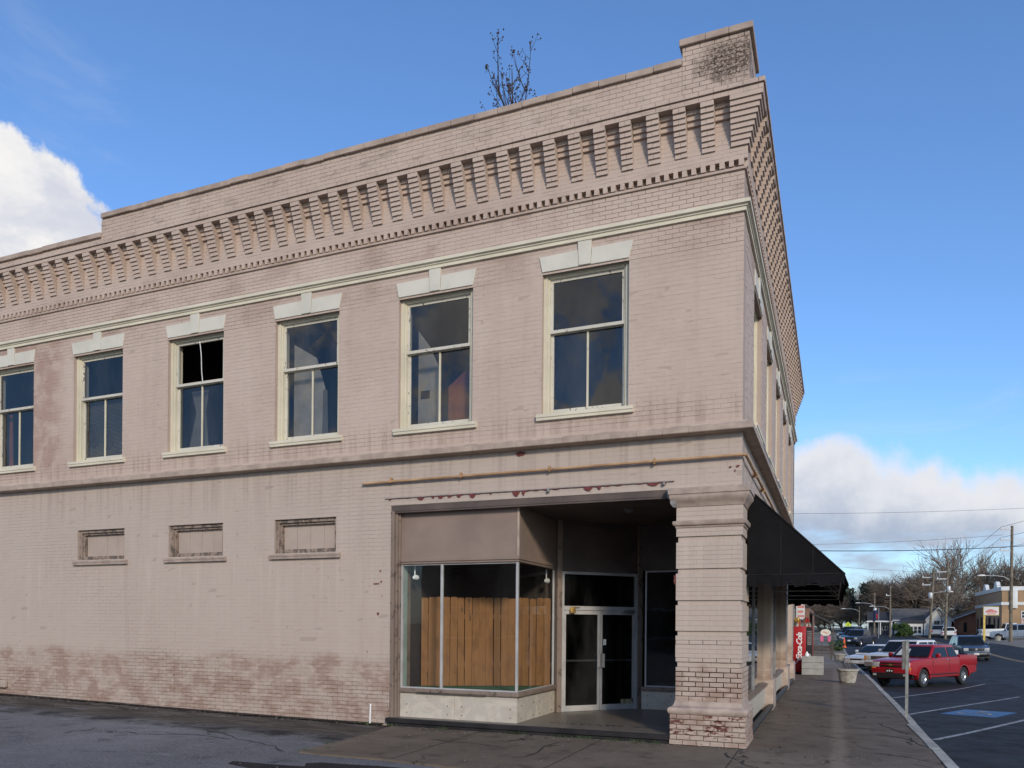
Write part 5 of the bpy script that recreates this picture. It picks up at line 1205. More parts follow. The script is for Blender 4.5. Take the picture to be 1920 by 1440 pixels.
def cone(x, y, z):
    r = thing('traffic_cone', 'tall orange traffic cone standing by the far parked truck', 'traffic cone', (x, y, z)); MB().box(-.24, .24, -.24, .24, 0, .04).build('base', 'cone_orange', r); MB().lathe([(.19, .04), (.17, .08), (.035, .98), (.02, .99)], (0, 0, 0), 16).build('cone', 'cone_orange', r, smooth=50)
cone(2.25, 71.5, zs(71.5) + .01)

# drinks machine and box planter by the next shop
simple('coke_red', (0.38, 0.010, 0.012), 0.35, 0.05, 2.0, bstr=0); simple('board_grey', (0.33, 0.32, 0.295), 0.7, 0.12, 4.0); simple('flower_yellow', (0.75, 0.42, 0.03), 0.7, 0.2, 20.0); simple('flower_red', (0.55, 0.015, 0.02), 0.7, 0.2, 20.0); simple('leaf_green', (0.035, 0.075, 0.02), 0.7, 0.3, 10.0)
cz = zs(21.5)
vm = thing('drinks_machine', 'red drinks vending machine with white script standing against the next shop', 'vending machine', (.13, 21.6, cz))
MB().box(-.37, .37, 0, .78, .06, 1.92).build('cabinet', 'coke_red', vm, bevel=.015); MB().box(-.34, .34, .03, .74, 0, .06).build('plinth', 'car_black', vm)
MB().box(-.36, .115, -.022, -.001, .12, 1.90).build('front_panel', 'coke_red', vm, bevel=.01); MB().box(.125, .365, -.020, -.001, .12, 1.90).build('selection_strip', 'car_black', vm, bevel=.006)
b = MB()
for i in range(7): b.box(.16, .33, -.027, -.0205, 1.18 + i * .085, 1.235 + i * .085)
b.build('buttons', 'grey_iron', vm); MB().box(.14, .35, -.03, -.0205, .30, .50).build('outlet_flap', 'grey_iron', vm)
me = text_mesh('script_lettering', 'Coca-Cola', .30, 'print_white', .35, .002, .007, .86)
o = bpy.data.objects.new('script_lettering', me); COL.objects.link(o); o.parent = vm; o.location = (-.13, -.026, 1.10); o.rotation_euler = (R_(90), R_(-90), 0)
b = MB(); b.tube([(-.32 + .10 * math.sin(t * 3.2) + .12 * t, -.027, .36 + t * .55) for t in np.linspace(0, 1, 14)], [.004 + .02 * math.sin(math.pi * i / 13) for i in range(14)], 6); b.build('white_swash', 'print_white', vm)
def flowers(x, y, z, mat, label, seed):
    r = thing('flower_pot', label, 'flowers', (x, y, z)); j = random.Random(seed); b = MB(); g = MB()
    MB().lathe([(.05, 0), (.075, .10), (.08, .12)], (0, 0, 0), 12).build('pot', 'planter_stone', r)
    for i in range(70):
        d = Vector((j.gauss(0, 1), j.gauss(0, 1), j.gauss(.2, .8))).normalized() * j.uniform(.07, .15); c = Vector((0, 0, .26)) + d; s = j.uniform(.02, .04); u = d.orthogonal().normalized() * s; v = d.normalized().cross(u)
        (b if i % 4 else g).add([c + u, c + v, c - u, c - v], [(0, 1, 2, 3)])
    b.build('petals', mat, r); g.build('leaves', 'leaf_green', r)
flowers(-.12, 22.0, cz + 1.92, 'flower_yellow', 'yellow artificial flowers on top of the drinks machine', 1); flowers(.24, 22.1, cz + 1.92, 'flower_red', 'red artificial flowers on top of the drinks machine', 2)
bx = thing('box_planter', 'grey wooden box planter of three boards beside the drinks machine', 'planter', (.52, 21.1, cz))
for i in range(3):
    for (a, c, d, e) in ((-.40, .40, -.28, -.255), (-.40, .40, .255, .28), (-.40, -.375, -.254, .254), (.375, .40, -.254, .254)): MB().box(a, c, d, e, .02 + i * .245, .02 + i * .245 + .235).build('board', 'board_grey', bx, bevel=.004)
MB().box(-.37, .37, -.25, .25, .60, .66).build('soil', 'soil', bx); MB().box(-.365, .365, -.25, .25, .02, .60).build('inner_box', 'dark_wood', bx)
r = thing('white_jug', 'small white jug standing on the grey box planter', 'jug', (.30, 21.0, cz + .66)); MB().lathe([(.07, 0), (.085, .03), (.085, .16), (.05, .21), (.03, .24), (.03, .27)], (0, 0, 0), 12).build('body', 'print_white', r, smooth=40); MB().tube([(.07, 0, .18), (.12, 0, .15), (.12, 0, .08), (.08, 0, .05)], .012, 6).build('handle', 'print_white', r)

# ------------------------------------------------------------------ buildings along the street
simple('brick_brown', (0.22, 0.115, 0.075), 0.8, 0.2, 1.2); simple('brick_tan', (0.34, 0.215, 0.12), 0.8, 0.12, 0.6); simple('brick_red', (0.33, 0.145, 0.085), 0.8, 0.15, 0.8); simple('red_column', (0.35, 0.06, 0.03), 0.6, 0.1, 2.0)
simple('siding_white', (0.66, 0.66, 0.63), 0.6, 0.06, 1.5); simple('shingle_grey', (0.105, 0.10, 0.095), 0.9, 0.15, 1.0); simple('shingle_dark', (0.04, 0.04, 0.042), 0.9, 0.15, 1.0); simple('siding_dark', (0.055, 0.06, 0.07), 0.7, 0.15, 1.0); simple('trim_white', (0.62, 0.63, 0.62), 0.55, 0.06, 2.0); simple('dark_pane', (0.015, 0.018, 0.022), 0.12, 0.1, 2.0, bstr=0)
simple('garage_pink', (0.42, 0.25, 0.20), 0.7, 0.1, 2.0); simple('pole_wood', (0.17, 0.14, 0.10), 0.85, 0.25, 2.0); simple('wire_black', (0.02, 0.02, 0.022), 0.6, 0.1, 2.0, bstr=0); simple('sign_yellow', (0.62, 0.44, 0.10), 0.5, 0.08, 3.0); simple('sign_cream', (0.66, 0.60, 0.48), 0.55, 0.08, 3.0); simple('sign_pink', (0.60, 0.12, 0.22), 0.55, 0.08, 3.0); simple('sign_lime', (0.55, 0.65, 0.03), 0.45, 0.05, 3.0); simple('sign_red_print', (0.55, 0.20, 0.17), 0.55, 0.15, 6.0); simple('lamp_metal', (0.50, 0.51, 0.51), 0.45, 0.06, 4.0, metallic=0.3)
simple('flag_navy', (0.012, 0.02, 0.055), 0.8, 0.1, 3.0); simple('flag_red', (0.45, 0.02, 0.03), 0.8, 0.1, 3.0)

def adj_shop():
    r = thing('brick_shop', 'low brown brick shop with red column next beyond the awning', 'building', (-.35, 16.1, 0))
    b = MB(); b.box(-9, 0, 0, 22, -.8, 5.3); b.build('wall', 'brick_brown', r)
    b = MB(); b.box(-9.05, .05, -.02, 22, 5.301, 5.42); b.build('coping', 'coping_paint', r)
    for y in (3.0, 12.5): MB().box(.001, .12, y, y + .55, -.5, 4.6).build('column', 'red_column', r)
    for y0, y1 in ((3.8, 7.4), (8.0, 12.2), (13.4, 18)):
        w_ = MB(); w_.box(-.02, .03, y0, y1, .5, 2.7); w = w_.build('window', 'dark_wood', r)
        MB().box(.031, .036, y0 + .08, y1 - .08, .6, 2.6).build('pane', 'dark_pane', w)
    s = MB(); s.box(.06, .10, 9.2, 9.95, 2.15, 3.1); s.box(.0, .06, 9.3, 9.34, 3.0, 3.04); sg = s.build('blade_sign', 'trim_white', r)
    for i, (a, c) in enumerate(((2.88, 2.96), (2.66, 2.78), (2.44, 2.55), (2.25, 2.34))): MB().box(.02, .30 if i % 2 else .26, -.006, -.001, a - 2.15, c - 2.15).build('sign_print', 'sign_red_print', sg).location = (.10, 9.2, 2.15)
    b = MB(); b.box(.105, .42, 9.195, 9.235, 2.15, 3.1); b.build('sign_board', 'trim_white', sg)
adj_shop()
def canopy_shop():
    r = thing('canopy_shop', 'far shop with dark sloping canopy over the sidewalk', 'building', (-.4, 50, 0))
    MB().box(-8, 0, 0, 16, -.8, 3.2).build('wall', 'brick_brown', r); MB().add([], [])
    b = MB(); b.prism([(-.1, 3.05), (1.75, 2.05), (1.75, 1.95), (-.1, 2.9)], 'y', .2, 9); b.build('canopy', 'shingle_dark', r)
    for y in (.3, 4.5, 8.8): MB().box(1.6, 1.68, y, y + .08, -.4, 2.0).build('post', 'dark_wood', r)
    w = MB().box(-.02, .03, 1, 4, .4, 2.2).build('window', 'trim_white', r); MB().box(.031, .04, 1.1, 3.9, .5, 2.1).build('pane', 'dark_pane', w)
canopy_shop()
r = thing('oval_sign', 'cream oval board sign on pink legs before the far canopy shop', 'sign', (.75, 47.5, zs(47.5)))
b = MB(); b.prism([(.34 * math.cos(t), 1.78 + .24 * math.sin(t)) for t in np.linspace(0, 6.283, 21)[:-1]], 'y', -.02, .02); b.build('board', 'sign_cream', r); b = MB(); b.prism([(.22 * math.cos(t), 1.78 + .04 * math.sin(t) + .05 * math.cos(t * 3)) for t in np.linspace(0, 6.283, 21)[:-1]], 'y', -.026, -.021); b.build('print', 'sign_red_print', r)
for x in (-.34, .14): MB().box(x, x + .2, -.05, .05, 1.15, 1.55).build('pink_panel', 'sign_pink', r); MB().box(x + .08, x + .12, -.02, .02, 0, 1.15).build('leg', 'dark_wood', r)
b = thing('wooden_bench', 'brown slatted wooden bench on the far sidewalk', 'bench', (.55, 44.0, zs(44)))
for i in range(4): MB().box(-.75, .75, -.2 + i * .11, -.11 + i * .11, .42, .45).build('seat_slat', 'dark_wood', b); MB().box(-.75, .75, .25, .28, .55 + i * .1, .63 + i * .1).build('back_slat', 'dark_wood', b)
for x in (-.6, .6): MB().box(x - .04, x + .04, -.18, -.12, 0, .42).build('leg', 'dark_wood', b); MB().box(x - .04, x + .04, .2, .25, 0, .95).build('leg', 'dark_wood', b)

def gable_house(name, label, x0, x1, y0, y1, z0, ze, zr, wall, roof, axis='x', over=.35):
    r = thing(name, label, 'house', (x0, y0, z0)); X, Y, E, Rr = x1 - x0, y1 - y0, ze - z0, zr - z0
    if axis == 'x':
        b = MB(); b.prism([(0, -1), (Y, -1), (Y, E), (Y / 2, Rr), (0, E)], 'x', 0, X); b.build('wall', wall, r)
        s = (Rr - E) / (Y / 2); b = MB(); b.prism([(-over, E - s * over + .02), (Y / 2, Rr + .02), (Y + over, E - s * over + .02), (Y + over, E - s * over + .14), (Y / 2, Rr + .16), (-over, E - s * over + .14)], 'x', -over, X + over); b.build('roof', roof, r)
        MB().box(-over, X + over, -over - .04, -over, E - s * over - .02, E - s * over + .13).build('fascia', 'trim_white', r)
    else:
        b = MB(); b.prism([(0, -1), (X, -1), (X, E), (X / 2, Rr), (0, E)], 'y', 0, Y); b.build('wall', wall, r)
        s = (Rr - E) / (X / 2); b = MB(); b.prism([(-over, E - s * over + .02), (X / 2, Rr + .02), (X + over, E - s * over + .02), (X + over, E - s * over + .14), (X / 2, Rr + .16), (-over, E - s * over + .14)], 'y', -over, Y + over); b.build('roof', roof, r)
        b = MB(); b.prism([(-over, E - s * over), (X / 2, Rr), (X + over, E - s * over), (X + over, E - s * over + .17), (X / 2, Rr + .19), (-over, E - s * over + .17)], 'y', -over - .05, -over - .002); b.build('bargeboard', 'trim_white', r)
    return r
def hwin(r, x, z, wd, h, y=-.03, nx=2, nz=2, fr='trim_white'):
    f = MB(); f.box(x, x + wd, y, y + .04, z, z + h); w = f.build('window', fr, r)
    for i in range(nx):
        for k in range(nz): MB().box(x + .05 + i * (wd - .06) / nx, x - .0 + (i + 1) * (wd - .06) / nx, y - .008, y - .001, z + .05 + k * (h - .06) / nz, z + (k + 1) * (h - .06) / nz).build('pane', 'dark_pane', w)
h = gable_house('white_house', 'white wooden house with grey shingle roof beyond the street', 10.6, 18.0, 131.5, 139.5, .7, 3.15, 4.95, 'siding_white', 'shingle_grey'); hwin(h, 1.0, .9, .9, 1.3); 
p = MB(); p.box(1.2, 3.9, -3.0, -.01, -.5, 1.95); p.build('porch', 'siding_white', h)
b = MB(); b.add([(.85, -3.35, 1.95), (4.3, -3.35, 1.95), (4.3, 0, 3.25), (.85, 0, 2.5), (.85, -3.35, 2.07), (4.3, -3.35, 2.07), (4.3, 0, 3.37), (.85, 0, 2.62)], [(0, 3, 2, 1), (4, 5, 6, 7), (0, 1, 5, 4), (1, 2, 6, 5), (2, 3, 7, 6), (3, 0, 4, 7)]); b.build('porch_roof', 'shingle_dark', h)
for i in range(4): hwin(h, 1.42 + i * .58, .25, .52, 1.15, -3.03, 1, 2)
MB().box(4.05, 4.25, -3.1, -2.9, -.3, 2.0).build('porch_post', 'trim_white', h)
h = gable_house('white_gable_house', 'narrow white gabled house half hidden behind tree trunks', 14.9, 18.6, 129.4, 139, .75, 3.1, 5.0, 'siding_white', 'shingle_grey', 'y'); hwin(h, 1.2, .9, .9, 1.4)
h = gable_house('brick_house', 'low brick house with grey roof and white bargeboard left of the tan building', 19.3, 27.3, 132.5, 143, .8, 3.25, 4.9, 'brick_red', 'shingle_grey', 'y', .5); hwin(h, 1.4, .4, .5, 1.6, -.03, 1, 1, 'dark_wood')
b = MB(); b.prism([(-2.7, 1.36), (-.5, 2.26), (-.5, 2.38), (-2.7, 1.48)], 'y', -.5, 10); b.build('carport_roof', 'shingle_grey', h); b = MB(); b.prism([(-2.7, 1.34), (-.5, 2.24), (-.5, 2.42), (-2.7, 1.52)], 'y', -.55, -.501); b.build('bargeboard', 'trim_white', h)
for x in (-2.5, -1.3): MB().box(x, x + .15, -.1, .05, -.5, 1.4 + (x + 2.5) * .4).build('carport_post', 'trim_white', h)
h = gable_house('dark_house', 'dark grey house with white trim behind the far poles', 6.9, 10.2, 133, 140, .6, 3.0, 4.4, 'siding_dark', 'shingle_dark'); hwin(h, 1.9, .8, .9, 1.3); MB().box(-.6, 3.4, -1.8, -.1, 2.15, 2.3).build('porch_roof', 'trim_white', h)
for x in (-.4, 1.5, 3.2): MB().box(x, x + .14, -1.7, -1.55, -.5, 2.15).build('porch_post', 'trim_white', h)
def tan_building():
    z0 = .45; r = thing('tan_brick_building', 'tan brick commercial building with white bands across the street', 'building', (22.2, 110.2, z0))
    MB().box(0, 22, 0, 21, -1.2, 6.5).build('wall', 'brick_tan', r)
    MB().box(-.12, 22, -.12, 21.1, 6.501, 7.05).build('parapet_band', 'trim_white', r); MB().box(-.08, 22, -.08, 21, 4.55, 4.95).build('white_band', 'trim_white', r)
    MB().box(.95, 1.75, -.35, -.13, 4.1, 6.7).build('scroll_bracket', 'trim_white', r, bevel=.06)
    for y in (4.2, 12.6): 
        q = MB(); q.prism([(y - 1.3, 7.04), (y + 1.3, 7.04), (y + 1.25, 7.25), (y + .9, 7.45), (y + .7, 7.8), (y, 7.95), (y - .7, 7.8), (y - .9, 7.45), (y - 1.25, 7.25)], 'x', -.10, .35); q.build('parapet_scroll', 'trim_white', r)
    f = MB(); f.box(2.2, 8.0, -.06, .0, 2.75, 3.75); w = f.build('window_strip', 'trim_white', r)
    for i in range(11):
        for k in range(2): MB().box(2.3 + i * .51, 2.3 + i * .51 + .38, -.07, -.061, 2.85 + k * .45, 3.2 + k * .45).build('pane', 'dark_pane', w)
    g = MB(); g.box(2.2, 8.0, -.05, .0, .0, 2.70); gd = g.build('garage_door', 'garage_pink', r)
    b = MB()
    for i in range(7): b.box(2.3 + i * .9, 2.36 + i * .9, -.06, -.051, .1, 2.6)
    for z in (.7, 1.5, 2.2): b.box(2.3, 7.9, -.059, -.0515, z, z + .06)
    b.build('door_battens', 'trim_white', gd)
    for y, wd, zb, zt in ((1.6, 1.2, .9, 2.9), (4.6, 1.0, .9, 2.9), (8.0, 1.6, 0, 3.1), (11.5, 1.2, .9, 2.9), (14.5, 1.6, 0, 3.1), (18, 1.2, .9, 2.9)):
        f = MB(); f.box(-.05, .0, y, y + wd, zb, zt); w = f.build('window', 'siding_dark', r); MB().box(-.058, -.051, y + .12, y + wd - .12, zb + .12, zt - .12).build('pane', 'dark_pane', w)
tan_building()
# yellow framed sign on its post
r = thing('pole_sign', 'square white sign in yellow frame on a yellow post across the street', 'sign', (15.55, 80.4, G(15.55, 80.4)))
gz = r.location.z; MB().box(-.09, .09, -.09, .09, 0, 3.25 - gz).build('post', 'sign_yellow', r); MB().box(-.1, 1.28, -.14, .14, 3.16 - gz, 4.06 - gz).build('frame', 'sign_yellow', r); MB().box(-.05, 1.23, -.15, -.141, 3.21 - gz, 4.01 - gz).build('face', 'trim_white', r)
z = 3.45 - gz; b = MB(); b.prism([(.08, z), (1.12, z), (1.15, z + .12), (.98, z + .22), (.85, z + .24), (.68, z + .36), (.38, z + .36), (.22, z + .22), (.07, z + .17)], 'y', -.157, -.1505); b.build('car_print', 'sign_red_print', r); b = MB(); b.box(.2, 1.0, -.156, -.1505, 3.27 - gz, 3.37 - gz); b.build('lettering_band', 'sign_red_print', r)
def tan_planter():
    g = G(16.6, 79); r = thing('tub_planter', 'small pale tub planter at the foot of the yellow sign post', 'planter', (16.55, 79.2, g)); MB().lathe([(.22, 0), (.32, .48), (.34, .52), (.28, .52), (.27, .46)], (0, 0, 0), 16).build('tub', 'planter_stone', r, smooth=40); MB().lathe([(.26, .45), (.02, .49)], (0, 0, 0), 12).build('soil', 'soil', r)
tan_planter()
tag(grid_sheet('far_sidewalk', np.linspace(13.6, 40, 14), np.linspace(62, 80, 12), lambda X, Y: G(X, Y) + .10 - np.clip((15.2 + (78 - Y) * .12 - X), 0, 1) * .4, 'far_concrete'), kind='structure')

# ------------------------------------------------------------------ poles, lamps, wires
def pole(x, y, top, label, lamp=None, can=None, arms=(), lean=(0, 0), rad=.15, dark=False):
    g = G(x, y); r = thing('utility_pole', label, 'utility pole', (x, y, g)); H = top - g
    MB().tube([(0, 0, -.4), (lean[0] * .5, lean[1] * .5, H * .5), (lean[0], lean[1], H)], [rad, rad * .85, rad * .68], 10).build('shaft', 'pole_wood', r, smooth=50)
    if lamp:
        z, dx, dy = lamp; L = 2.2; k = math.hypot(dx, dy); dx, dy = dx / k, dy / k
        arm = MB(); arm.tube([(0, 0, z - .5), (dx * .6, dy * .6, z - .1), (dx * 1.3, dy * 1.3, z), (dx * L, dy * L, z + .02)], .035, 6); arm.build('lamp_arm', 'lamp_metal', r)
        hd = MB(); M_ = Matrix.Translation((dx * L, dy * L, z)) @ Matrix.Rotation(math.atan2(dy, dx), 4, 'Z'); hd.prism([(-.1, -.02), (.6, -.05), (.65, .03), (.4, .12), (.0, .1)], 'y', -.15, .15, M=M_); hd.build('lamp_head', 'lamp_metal', r, bevel=.03)
    if can: MB().lathe([(.22, 0), (.25, .04), (.25, .75), (.20, .82), (.05, .86)], (can[1], -.05, can[0]), 14).build('transformer', 'lamp_metal', r, smooth=40)
    for z, L in arms:
        a = MB(); a.box(-L, .1, -.07, .05, z, z + .12); cr = a.build('crossarm', 'lamp_metal', r)
        MB().lathe([(.05, 0), (.07, .04), (.05, .1), (.06, .14), (.02, .2)], (-L + .08, 0, z + .12), 8).build('insulator', 'print_white', cr)
    return r
pole(16.6, 73.3, 11.45, 'tall wooden utility pole at the right edge beside the silver suv', lamp=(6.3, -1, -.1), arms=((10.6, .9), (9.6, .9), (8.6, .9)), rad=.17, lean=(.05, 0))
pole(14.5, 101.6, 10.2, 'utility pole with transformer can before the brick house', can=(6.0, .35), arms=((8.6, 1.0), (7.7, 1.0)), rad=.17, lean=(.25, 0))
pole(13.2, 106.5, 9.9, 'utility pole with transformer leaning before the bare oak', can=(5.4, .1), arms=((8.2, .9), (7.2, .9)), rad=.17, lean=(.5, 0), lamp=(6.3, 1, .1))
pole(8.98, 115.6, 8.05, 'utility pole with street lamp left of the green bush', lamp=(4.55, -1, 0), arms=((6.1, .6),), rad=.15)
pole(7.3, 125.7, 7.4, 'farthest utility pole with lamp left of the dark house', lamp=(5.2, -1, 0), can=(3.6, .1), rad=.16)
pole(5.2, 130, 5.4, 'short far street lamp pole beside the row of parked cars', lamp=(4.3, -1, 0), rad=.10)
def wire(label, p0, p1, sag, rad=.02, n=18):
    p0, p1 = Vector(p0), Vector(p1); pts = []
    for i in range(n + 1):
        t = i / n; q = p0.lerp(p1, t); q.z -= sag * 4 * t * (1 - t); pts.append(q)
    b = MB(); b.tube(pts, rad, 5); tag(b.build('overhead_wire', 'wire_black', smooth=60), label, 'wire', 'overhead wires')
def px(u, v, dep): return CAM + (FW + RT * ((u - 960) / 1461.16) + UP * ((1171.36 - v) / 1461.16)) * dep
wire('thick twisted black cable crossing low over the bare trees', px(1400, 1030, 62), px(2080, 1010, 80), .55, .035)
wire('thin high wire crossing the clouds above all others', px(1430, 963, 66), px(2060, 945, 72), .25, .012)
wire('thin wire crossing just above the thick cable', px(1440, 1022, 70), px(1880, 1003, 73), .2, .012)
wire('thin lower wire running from awning to the oak crown', px(1430, 1046, 72), px(1747, 1072, 105), .3, .014)
pt = Vector((16.6 - .8, 73.3, 0)); g0 = G(16.6, 73.3)
for k, (z, lb) in enumerate(((10.75, 'top'), (9.75, 'middle'), (8.75, 'lowest'))):
    wire('%s of three power lines running back from the tall pole' % lb, (15.8, 73.3, g0 + z + .15), (13.6, 101.6, G(14.5, 101.6) + 8.9 - k * .9), .35, .016)
    wire('%s of three power lines running right from the tall pole' % lb, (15.8, 73.3, g0 + z + .15), (19.5, 45.0, g0 + z + .2), .3, .016)
# flag, crossing sign
r = thing('flag_pole', 'thin pole with drooping dark flag before the dark house', 'flag', (7.15, 109.5, G(7.15, 109.5))); MB().tube([(0, 0, 0), (0, 0, 4.3)], .03, 6).build('pole', 'lamp_metal', r)
b = MB(); n = 8
for i in range(n + 1):
    for k in range(5): b.v.append((-.05 - .75 * i / n, .12 * math.sin(i * 1.1) * (i / n), 4.1 - 1.5 * k / 4 - .25 * i / n))
b.f = [(i * 5 + k, i * 5 + k + 1, (i + 1) * 5 + k + 1, (i + 1) * 5 + k) for i in range(n) for k in range(4)]; b.build('cloth', 'flag_navy', r)
MB().box(-.30, -.16, -.03, .02, 2.75, 3.45).build('red_stripe', 'flag_red', r)
r = thing('crossing_sign', 'fluorescent yellow green diamond crossing sign above far parked cars', 'sign', (3.15, 107.8, G(3.15, 107.8))); MB().tube([(0, 0, 0), (0, 0, 2.3)], .03, 6).build('post', 'galvanised', r)
zc = 2.15 - r.location.z; MB().prism([(-.46, zc), (0, zc - .46), (.46, zc), (0, zc + .46)], 'y', -.05, -.03).build('plate', 'sign_lime', r); b = MB(); b.box(-.05, .05, -.056, -.051, zc - .12, zc + .14); b.lathe([(.05, -.005), (.05, 0)], (0, -.051, zc + .20), 8, 'y'); b.build('walker_symbol', 'print_black', r)

# ------------------------------------------------------------------ trees
simple('bark_grey', (0.21, 0.165, 0.125), 0.9, 0.25, 1.5); simple('bark_brown', (0.165, 0.122, 0.09), 0.9, 0.25, 1.5); simple('bark_pale', (0.24, 0.21, 0.165), 0.85, 0.25, 0.8)
simple('needles', (0.028, 0.040, 0.018), 0.8, 0.35, 0.8); simple('bush_green', (0.045, 0.085, 0.016), 0.7, 0.35, 1.5)
def grow_tree(rg, H, spread, trunk_f=.28, levels=5, kids=(5, 4, 4, 4, 4), r0=.38, droop=0.0, wig=.16):
    lim, twg = MB(), MB()
    def go(p, d, L, rad, lev):
        n = 4 if lev < 3 else 2; pts = [p]; q = p.copy(); dd = d.copy()
        for i in range(n):
            dd = (dd + Vector((rg.gauss(0, wig), rg.gauss(0, wig), rg.gauss(.05 - droop * lev, wig * .7)))).normalized(); q = q + dd * (L / n); pts.append(q.copy())
        (lim if lev < 3 else twg).tube(pts, [max(.02, rad * (1 - .6 * i / n)) for i in range(n + 1)], 6 if lev < 2 else (4 if lev < 3 else 3), cap=False)
        if lev >= levels: return
        for i in range(kids[lev]):
            t = rg.uniform(.35, 1.0) if lev else rg.uniform(.6, 1.0)
            if i == 0: t = 1.0
            k = min(n, max(1, int(round(t * n)))); a = rg.uniform(0, 6.283); tilt = spread * rg.uniform(.6, 1.25) * (.35 if i == 0 and lev else 1)
            ax = dd.orthogonal().normalized(); ax.rotate(Matrix.Rotation(a, 3, dd)); nd = (dd * math.cos(tilt) + ax * math.sin(tilt)); nd.z = max(nd.z, -.12); nd.normalize()
            go(pts[k], nd, L * rg.uniform(.55, .80) if lev else (H * (1 - trunk_f)) * rg.uniform(.38, .52), rad * (.62 if i == 0 else .48), lev + 1)
    go(Vector((0, 0, -.5)), Vector((0, 0, 1)), H * trunk_f + .5, r0, 0)
    return lim, twg
protos = {}
def proto(key, seed, *a, bark='bark_grey', twig='bark_brown', **k):
    lim, twg = grow_tree(random.Random(seed), *a, **k); protos[key] = (lim.mesh('trunk', bark, 60), twg.mesh('crown', twig))
proto('oak', 5, 13.0, .80, .20, 5, (8, 6, 6, 5, 5), .45, .012, .20)
proto('tall', 9, 16.0, .50, .34, 5, (6, 5, 5, 4, 3), .32, 0, .17)
proto('pale', 14, 12.0, .60, .30, 4, (5, 4, 4, 4), .30, 0, .2, bark='bark_pale', twig='bark_grey')
proto('round', 23, 11.0, .66, .25, 5, (7, 5, 5, 5, 4), .30, .01, .2)
def tree(key, x, y, s, rz, label, sz=None):
    r = thing('bare_tree', label, 'tree', (x, y, float(ground_z(np.array(x), np.array(y)))), rz, 'bare winter trees beyond the houses'); r.scale = (s, s, sz or s)
    link('trunk', protos[key][0], r); link('crown', protos[key][1], r)
tree('oak', 15.6, 143, 1.0, .3, 'broad dark bare oak whose crown spreads behind the leaning poles', .98)
tree('oak', 12.6, 147, .92, 2.1, 'broad bare oak rising behind the white house roof')
tree('tall', 22.6, 150, 1.08, 1.0, 'tallest bare tree forking upward left of the tan building')
tree('pale', 17.0, 126.5, .82, 2.6, 'pale barked bare tree in front of the white gable')
tree('pale', 18.6, 141, 1.05, .9, 'pale barked bare tree behind the narrow gabled house')
tree('round', 26.5, 146, 1.18, 1.9, 'bare rounded tree behind the scrolls of the tan building')
tree('oak', 32.5, 142, 1.05, 4.0, 'bare spreading tree above the tan building behind the tall pole')
tree('tall', 29.8, 158, .95, 3.0, 'slim bare tree seen between the tall pole and tan parapet')
tree('round', 8.6, 158, .98, .4, 'bare tree above the dark house behind the far poles')
tree('round', 38.0, 150, 1.2, 5.0, 'bare tree at the far right edge behind the tan building')
def leafy(name, label, cat, x, y, rx, rz, h0, n, size, mat, seed, trunk=True, flat=False, z=None):
    rg = random.Random(seed); r = thing(name, label, cat, (x, y, float(ground_z(np.array(x), np.array(y))) if z is None else z)); b = MB()
    cl = [Vector((rg.gauss(0, .42), rg.gauss(0, .42), rg.uniform(-.85, .85))) for _ in range(14)]
    for i in range(n):
        c = rg.choice(cl); d = Vector((rg.gauss(0, 1), rg.gauss(0, 1), rg.gauss(0, 1))).normalized() * rg.uniform(.15, .42); p = c + d; p = Vector((p.x * rx, p.y * rx, h0 + rz + p.z * rz))
        if p.z < .03: continue
        u = Vector((rg.gauss(0, 1), rg.gauss(0, 1), rg.gauss(0, .6))).normalized() * size * rg.uniform(.5, 1.2); v = u.orthogonal().normalized() * size * .45; b.add([p - u, p + v, p + u, p - v], [(0, 1, 2, 3)])
    b.build('crown', mat, r)
    if trunk: MB().tube([(0, 0, -.3), (.1, 0, h0 * .6), (0, 0, h0 + rz)], [.22, .18, .08], 8).build('trunk', 'bark_brown', r)
leafy('green_bush', 'large rounded green bush left of the white porch', 'bush', 11.0, 120.5, 1.35, 1.0, .0, 5200, .15, 'bush_green', 3, trunk=False)
leafy('pine_tree', 'dark evergreen pine rising behind the far lamp pole', 'tree', 8.3, 150, 2.6, 2.6, 4.2, 2600, .30, 'needles', 6)
leafy('pine_tree', 'smaller dark evergreen left of the far lamp poles', 'tree', 4.2, 155, 2.4, 2.2, 4.0, 2200, .30, 'needles', 7)
leafy('low_shrub', 'low dry shrub in the bed by the far parked trucks', 'shrub', 1.55, 62, .8, .45, .02, 700, .10, 'bush_green', 8, trunk=False, z=zs(62))
